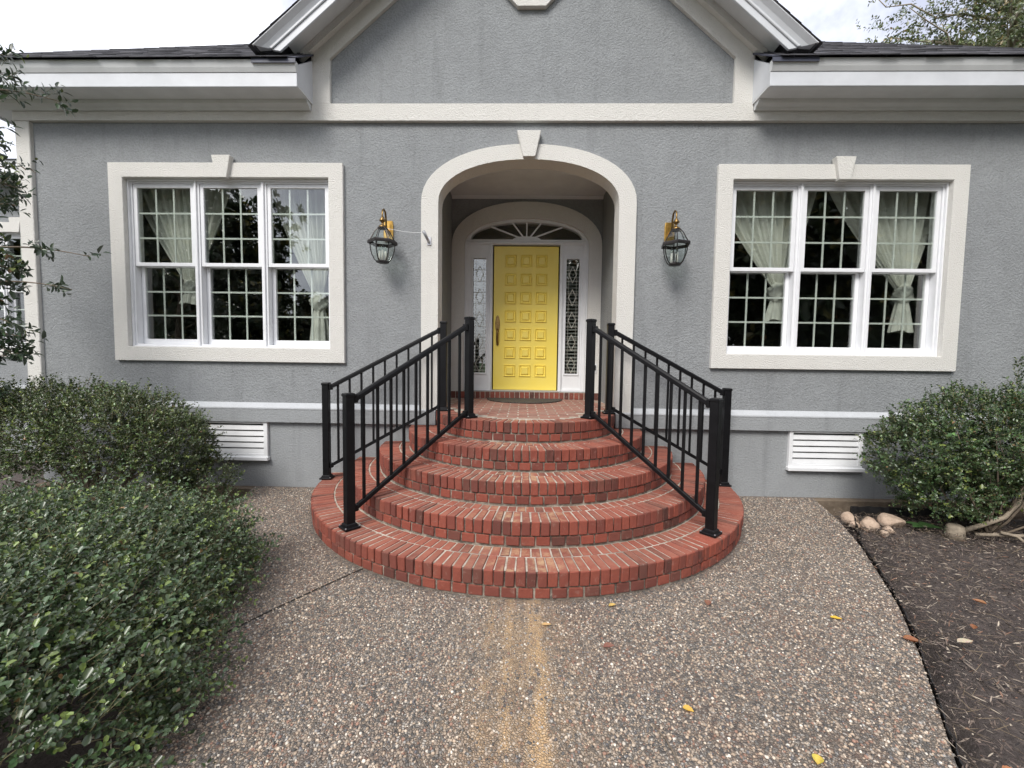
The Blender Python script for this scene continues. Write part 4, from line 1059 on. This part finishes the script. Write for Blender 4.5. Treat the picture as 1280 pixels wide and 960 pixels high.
branches(rB, (0.0, 0, -0.02), [(rB.uniform(-1.0, .75), rB.uniform(-.35, .2), rB.uniform(.4, 1.0)) for _ in range(34)] + [(0.95, 0.15, 0.3), (0.9, 0.2, 0.22)], 0.016, 'bark', bB)

# C: shrub on the right with bent bare stems
rC = np.random.default_rng(23)
bC = thing('shrub', 'leafy green shrub with bent bare stems under the right window', 'shrub', (4.08, -0.86, 0))
blC = [(3.72, -0.72, 0.78, 0.52, 0.42, 0.42), (3.33, -0.66, 0.66, 0.32, 0.36, 0.32), (4.25, -0.80, 0.82, 0.55, 0.48, 0.42), (4.8, -0.85, 0.80, 0.6, 0.5, 0.45), (3.45, -0.75, 0.36, 0.27, 0.3, 0.23), (4.3, -0.6, 0.5, 0.45, 0.25, 0.22), (3.72, -0.66, 0.26, 0.26, 0.22, 0.18)]
P, D = lumps(rC, blC, 6000, (0.5, 1.09), carve=0.92, keep=lambda p: (p[:, 1] < -0.03) & (p[:, 2] > 0.08 + 0.12 * rC.random(len(p))))
# upright shoots
extra = np.array([(3.98, -0.80, z) for z in np.linspace(1.15, 1.5, 14)] + [(3.45, -0.8, z) for z in np.linspace(1.0, 1.27, 8)] + [(3.2 + k * .03, -0.8, 1.02 + k * .03) for k in range(4)] + [(3.1 - k * 0.03, -0.78, 0.95 + k * 0.035) for k in range(4)])
P = np.concatenate([P, extra]); D = np.concatenate([D, np.tile((0.1, 0, 1.0), (len(extra), 1))])
P = P - np.array((3.80, -0.86, 0))
sprigs(P, D * 0.8 + np.array([0, 0, 0.35]) + rC.normal(0, .4, P.shape), rC.uniform(0.05, 0.14, len(P)), rC, 11, 0.021, 0.0135, (0.062, 0.102, 0.040), 'foliage', bC, 0.35, 0.06)
branches(rC, (-0.02, 0.0, -0.02), [(rC.uniform(-.45, .3), rC.uniform(-.2, .2), rC.uniform(.4, .9)) for _ in range(20)], 0.011, 'bark', bC)
branches(rC, (0.35, -0.02, -0.03), [(rC.uniform(.2, 1.2), rC.uniform(-.2, .3), rC.uniform(.4, 1.0)) for _ in range(12)], 0.012, 'palebark', bC)
MB().tube([(-0.02, -0.02, 0.03), (0.10, -0.06, 0.10), (0.24, -0.09, 0.18), (0.33, -0.10, 0.30), (0.37, -0.10, 0.45), (0.40, -0.08, 0.62)], [0.022, 0.019, 0.018, 0.015, 0.013, 0.009], 7).build('stem', 'palebark', bC, smooth=True)
MB().tube([(0.05, -0.05, 0.01), (0.35, -0.16, 0.05), (0.65, -0.2, 0.12), (0.95, -0.2, 0.26)], [0.016, 0.014, 0.012, 0.009], 6).build('stem', 'palebark', bC, smooth=True)
MB().tube([(0.18, -0.12, 0.06), (0.26, -0.17, 0.05), (0.29, -0.22, 0.0), (0.29, -0.235, -0.03)], [0.014, 0.013, 0.011, 0.010], 6).build('stem', 'palebark', bC, smooth=True)
MB().lathe([(0.075, -0.05), (0.066, 0.02), (0.058, 0.07), (0.035, 0.085)], -0.09, -0.02, 11).build('stump', 'palebark', bC, smooth=True)

for ch in bC.children:
    if ch.name.split('.')[0] in ('stem', 'stump'): ch.location.x = -0.24
# D: small tree at the left edge of the picture
rD = np.random.default_rng(24)
tD = thing('small_tree', 'slender tree with drooping leafy twigs at the far left edge', 'tree', (-4.95, -1.05, 0))
MB().tube([(0, 0, -0.05), (0.05, 0.02, 0.8), (-0.02, 0.03, 1.7), (0.06, 0.0, 2.6), (0.12, 0.02, 3.4), (0.15, 0, 4.2)], [0.05, 0.045, 0.04, 0.033, 0.025, 0.012], 8).build('trunk', 'bark', tD, smooth=True)
tips = []
PP, DD = [], []
def limb(a, b, k, sag=0.05):
    a, b = np.array(a, float), np.array(b, float); pts = []
    for i in range(9):
        t = i / 8; p = a + (b - a) * t; p = p + np.array([0, 0, -sag * t * t + 0.04 * math.sin(PI * t)]); pts.append(p)
    MB().tube([tuple(p) for p in pts], [0.010 * (1 - .85 * i / 8) + 0.0012 for i in range(9)], 5).build('branch', 'bark', tD, smooth=True)
    for _ in range(k):
        t = rD.uniform(0.25, 1.0); i = min(int(t * 8), 7); p = pts[i] + (pts[i + 1] - pts[i]) * (t * 8 - i)
        PP.append(p + rD.normal(0, .02, 3)); DD.append((b - a) / np.linalg.norm(b - a) * 0.9 + rD.normal(0, .45, 3) + np.array([0, 0, -.15]))
for z0 in np.arange(0.9, 3.9, 0.105):
    an = rD.uniform(-PI, PI); ln = rD.uniform(0.35, 0.75)
    limb((0.05, 0.01, z0), (0.05 + ln * math.cos(an) * 0.9, ln * 0.6 * math.sin(an) - 0.05, z0 + rD.uniform(-.05, .35)), 9)
for zt_, xt in ((2.35, 1.17), (2.05, 1.12), (2.9, 0.62), (3.65, 0.95), (3.75, 0.75), (3.55, 0.55), (1.75, 0.62), (2.6, 0.55), (3.2, 0.5), (2.2, 0.6), (1.5, 0.55), (1.3, 0.5)):
    limb((0.05, 0, zt_ - 0.05), (xt, rD.uniform(-.15, .15), zt_ + 0.05), 12 if xt < 1 else 7, 0.10)
PP, DD = np.array(PP), np.array(DD)
sprigs(PP, DD, rD.uniform(0.10, 0.22, len(PP)), rD, 8, 0.058, 0.024, (0.035, 0.058, 0.028), 'foliage', tD, 0.3, 0.03, up=-0.1)

# E: trees seen over the roof and, reflected in the windows, behind the viewer
def tree(name_label, x, y, h, cr, seed, base, nleaf, leafL, bare=0, zlow=0.3, parent_group=None, spread=0.3, ycol=(0.2, 0.17, 0.05), young=0.1):
    r = np.random.default_rng(seed); T = thing('tree', name_label, 'tree', (x, y, -0.32), group=parent_group)
    MB().tube([(0, 0, 0), (0.1, 0.05, h * .3), (-0.05, 0, h * .6), (0.1, 0.1, h * .92)], [h * .022, h * .018, h * .012, h * .003], 9).build('trunk', 'bark', T, smooth=True)
    PP, DD = [], []
    nb = 26
    for k in range(nb):
        t = zlow + (0.95 - zlow) * (k + r.random()) / nb; an = k * 2.4 + r.normal(0, .3)
        ln = cr * (0.45 + 0.75 * math.sin(PI * min(1, (t - zlow) / (1 - zlow) * .8 + .18))) * r.uniform(.7, 1.1)
        a = np.array([0, 0, h * t * .92]); b = np.array([math.cos(an) * ln, math.sin(an) * ln, h * t * .92 + ln * r.uniform(.1, .5)])
        mid = (a + b) / 2 + np.array([0, 0, -0.05 * ln]) + r.normal(0, .06 * ln, 3)
        MB().tube([tuple(a), tuple(mid), tuple(b)], [h * .006, h * .004, h * .001], 5).build('branch', 'palebark' if bare else 'bark', T, smooth=True)
        for _ in range(int(nleaf / nb)):
            s_ = r.uniform(.25, 1.05) ; q = a + (b - a) * s_ if s_ > .5 else a + (mid - a) * 2 * s_
            PP.append(q + r.normal(0, .16 * ln + .12, 3)); DD.append(unit(b - a) + r.normal(0, .6, 3))
    sprigs(np.array(PP), np.array(DD), r.uniform(.25, .6, len(PP)), r, 9, leafL, leafL * .5, base, 'crown', T, spread, young, twig=False, ycol=ycol, up=-0.1)
    for k in range(bare):
        an = r.uniform(PI * .6, PI * 1.4); ln = cr * r.uniform(1.0, 1.5); z = h * r.uniform(.62, .95)
        pts = [(math.cos(an) * ln * i / 6 + r.normal(0, .08), math.sin(an) * ln * i / 6 * .5, z + 0.35 * ln * (i / 6) ** 1.4 * r.uniform(.6, 1.2)) for i in range(7)]
        MB().tube(pts, [0.05 * (1 - .85 * i / 6) + .004 for i in range(7)], 5).build('bare_branch', 'palebark', T, smooth=True)
    return T
tree('broad tree with olive and rust leaves rising over the right roof', 18.6, 12.5, 17.0, 4.9, 31, (0.115, 0.135, 0.062), 7000, 0.125, bare=9, zlow=.42, ycol=(0.27, 0.21, 0.09), young=.05)
tree('second leafy tree behind the right roof, cut by the picture edge', 23.5, 14.5, 19.0, 4.8, 32, (0.105, 0.13, 0.056), 4500, 0.15, bare=4, zlow=.42, ycol=(0.26, 0.20, 0.08), young=.05)
G = 'trees behind the viewer, seen only as reflections'
spots = ((-20.0, -19.0, 0.95, 'tall tree reflected in the outer sash of the left window'), (-12.6, -21.0, 0.42, 'lowest tree reflected in the left window sash nearest the door'), (-17.0, -20.5, 0.56, 'tree of middling height reflected in the centre of the left window'), (-26.0, -19.0, 1.05, 'tall tree reflected at the far left of the left window'),
         (9.5, -13.5, 1.0, 'tall tree reflected in the near sash of the right window'), (15.0, -14.0, 1.08, 'tall tree reflected in the middle of the right window'), (21.5, -15.5, 1.1, 'tall tree reflected in the outer sash of the right window'), (4.0, -18.0, 0.6, 'low tree reflected in the door glass'))
T0 = tree(spots[0][3], spots[0][0], spots[0][1], 13.0, 4.6, 41, (0.04, 0.055, 0.025), 3400, 0.42, zlow=.06, parent_group=G)
for k, (x, y, sc, lab) in enumerate(spots[1:]):
    t_ = T0.copy(); COL.objects.link(t_); t_.location = (x, y, -0.32); t_.rotation_euler = (0, 0, 1.1 * (k + 1)); t_.scale = (sc, sc, sc); t_['label'] = lab
    for ch in list(T0.children):
        c = ch.copy(); COL.objects.link(c); c.parent = t_

# ---------------------------------------------------------------- bed edging, rocks, weed, fallen leaves, stick
def edging():
    pts = [(1.36, -3.52), (1.585, -3.02), (1.74, -2.80), (1.99, -2.45), (2.27, -2.03), (2.475, -1.652), (2.73, -1.167), (2.88, -0.95), (2.99, -0.78), (3.10, -0.60), (3.17, -0.48)]
    fold = [(3.17, -0.48), (3.4, -0.47), (3.65, -0.49), (3.9, -0.48), (4.3, -0.50)]
    def strip(p, h0, h1, nm, par):
        q = []
        for a, b in zip(p[:-1], p[1:]):
            for i in range(6): t = i / 6; q.append((a[0] + (b[0] - a[0]) * t + random.gauss(0, .004), a[1] + (b[1] - a[1]) * t + random.gauss(0, .004)))
        q.append(p[-1]); m = MB(); n_ = len(q); hs = [h0 + (h1 - h0) * max(0, (i / n_ - .72) / .28) + random.gauss(0, .003) for i in range(n_)]
        for th in (0.0, 0.006):
            m.v += [(x + th, y + th, -0.16) for x, y in q] + [(x + th * 1.5 + 0.004 * math.sin(i), y + th, hs[i]) for i, (x, y) in enumerate(q)]
        for i in range(n_ - 1):
            m.f += [(i, i + 1, n_ + i + 1, n_ + i), (2 * n_ + i, 3 * n_ + i, 3 * n_ + i + 1, 2 * n_ + i + 1), (n_ + i, n_ + i + 1, 3 * n_ + i + 1, 3 * n_ + i)]
        return m.build(nm, 'liner', par)
    e = thing('garden_edging', 'black plastic edging strip between the path and the right mulch bed', 'edging')
    strip(pts, 0.014, 0.085, 'strip', e); strip(fold, 0.085, 0.06, 'strip', e)
edging()

def rock(x, y, s, sq, seed, label):
    r = np.random.default_rng(seed); bm = bmesh.new(); bmesh.ops.create_icosphere(bm, subdivisions=3, radius=1)
    ws = [(unit(r.normal(size=3)), r.uniform(.55, .95)) for _ in range(9)]
    for v in bm.verts:
        p = np.array(v.co)
        for w, c in ws:
            d = p @ w
            if d > c: p = p - w * (d - c) * .85
        v.co = Vector(p * s * np.array([1, sq, .62]) + r.normal(0, .004 * s, 3))
    me = bpy.data.meshes.new('rock'); bm.to_mesh(me); bm.free(); me.polygons.foreach_set('use_smooth', [True] * len(me.polygons)); me.materials.append(M['rock'])
    o = link('rock', me, None, (x, y, s * .45 - .02), r.uniform(0, 6)); o.scale = (1.2, 1.2, 1.25); tag(o, label, 'rock', 'rocks at the corner of the right bed'); return o
for k, (x, y, s, sq, lb) in enumerate(((3.07, -0.60, .075, .8, 'pale rounded rock nearest the wall at the edging corner'), (3.20, -0.645, .055, .9, 'small pale rock in the middle of the rock heap'), (3.36, -0.70, .105, .8, 'largest brown rock of the heap beside the right shrub'),
        (3.10, -0.78, .075, .7, 'flat tan rock lying against the black edging'), (3.23, -0.83, .045, .8, 'small whitish rock at the front of the heap'), (3.02, -0.72, .04, .9, 'tiny pale rock wedged beside the edging'), (3.13, -0.90, .035, .8, 'tiny flat rock farthest forward of the heap'))):
    rock(x, y, s, sq, 60 + k, lb)
wd = thing('weed', 'low weed with broad green leaves beside the rocks', 'weed', (3.58, -0.78, 0))
a = rng.uniform(0, 2 * PI, 6); DD = np.stack([np.cos(a), np.sin(a), np.full(6, .25)], 1)
for k in range(6):
    link('leaf', leaves(np.zeros((1, 3)) + np.array([[0, 0, 0.012]]), DD[k:k + 1], np.array([[0, 0, 1.0]]), np.array([0.13]), np.array([0.08]), np.array([[0.06, 0.13, 0.04]]), 'leaf', 'leaf', .12, .15), wd)

def fallen(x, y, L, W, col, rz, label, z=0.006, curl=0.25):
    nx, ny = 9, 4; mb = MB()
    for i in range(nx + 1):
        t = i / nx; w = W * .5 * (math.sin(PI * t ** .8) ** .8 if 0 < t < 1 else 0.02)
        for j in range(-ny, ny + 1):
            s_ = j / ny; mb.v.append((t * L - L / 2, w * s_, abs(s_) ** 1.5 * w * .7 + curl * L * (t - .45) ** 2 + random.gauss(0, .0006)))
    k = 2 * ny + 1
    for i in range(nx):
        for j in range(k - 1): q = i * k + j; mb.f.append((q, q + 1, q + k + 1, q + k))
    me = mb.mesh('fallen_leaf', 'dryleaf', smooth=True, recalc=False)
    at = me.attributes.new('tint', 'FLOAT_COLOR', 'POINT')
    at.data.foreach_set('color', np.array([[*(c * random.uniform(.85, 1.12) for c in col), 1] for _ in me.vertices], np.float32).reshape(-1))
    tag(link('fallen_leaf', me, None, (x, y, z), rz), label, 'leaf', 'fallen leaves')
YEL, TAN, RUS = (0.72, 0.46, 0.06), (0.55, 0.38, 0.17), (0.30, 0.13, 0.065)
for a in ((1.772, -2.169, .058, .026, YEL, -0.3, 'yellow leaf on the path, the one closest to the right bed'), (1.061, -3.035, .045, .036, (0.72, 0.55, 0.12), .9, 'round yellow leaf at the bottom edge of the picture'),
          (0.671, -2.832, .045, .030, (0.66, 0.42, 0.09), -.5, 'small yellow leaf on the path in front of the steps'), (0.112, -2.299, .055, .022, TAN, .05, 'tan leaf on the sandy streak before the bottom step'),
          (0.515, -2.10, .05, .026, (0.62, 0.42, 0.14), .4, 'tan leaf touching the bottom step'), (2.034, -2.347, .075, .045, RUS, -.5, 'rust brown leaf on the edging of the right bed'),
          (0.42, -2.46, .06, .035, (0.26, 0.12, 0.09), .2, 'dark red leaf on the path right of the sandy streak'), (1.1, -2.05, .06, .04, (0.30, 0.15, 0.10), 1.1, 'curled brown leaf on the path below the right railing'),
          (2.27, -2.38, .09, .035, (0.55, 0.47, 0.36), .1, 'long pale dry leaf on the right mulch'), (2.45, -2.25, .06, .03, RUS, .8, 'rusty leaf on the mulch behind the long pale leaf'),
          (2.75, -2.0, .06, .035, (0.36, 0.17, 0.09), 2.2, 'brown leaf farthest right on the mulch'), (1.72, -3.06, .06, .04, (0.45, 0.2, 0.1), .6, 'orange brown leaf at the lower right corner')):
    fallen(*a, z=0.008 if a[0] < 2.2 else 0.03)
fallen(0.36, -1.63, .07, .032, (0.62, 0.46, 0.20), .2, 'pale leaf lying on the lowest brick tread', HR + .006)
fallen(0.44, -1.66, .06, .024, (0.55, 0.40, 0.19), -.2, 'narrow tan leaf beside another on the lowest tread', HR + .006)
tag(MB().tube([(0.50, -2.90, .006), (0.53, -2.97, .010), (0.545, -3.05, .008), (0.535, -3.12, .006)], [.0035, .003, .003, .002], 5).build('stick', 'bark'), 'thin dark curved stick on the path at the bottom', 'stick')
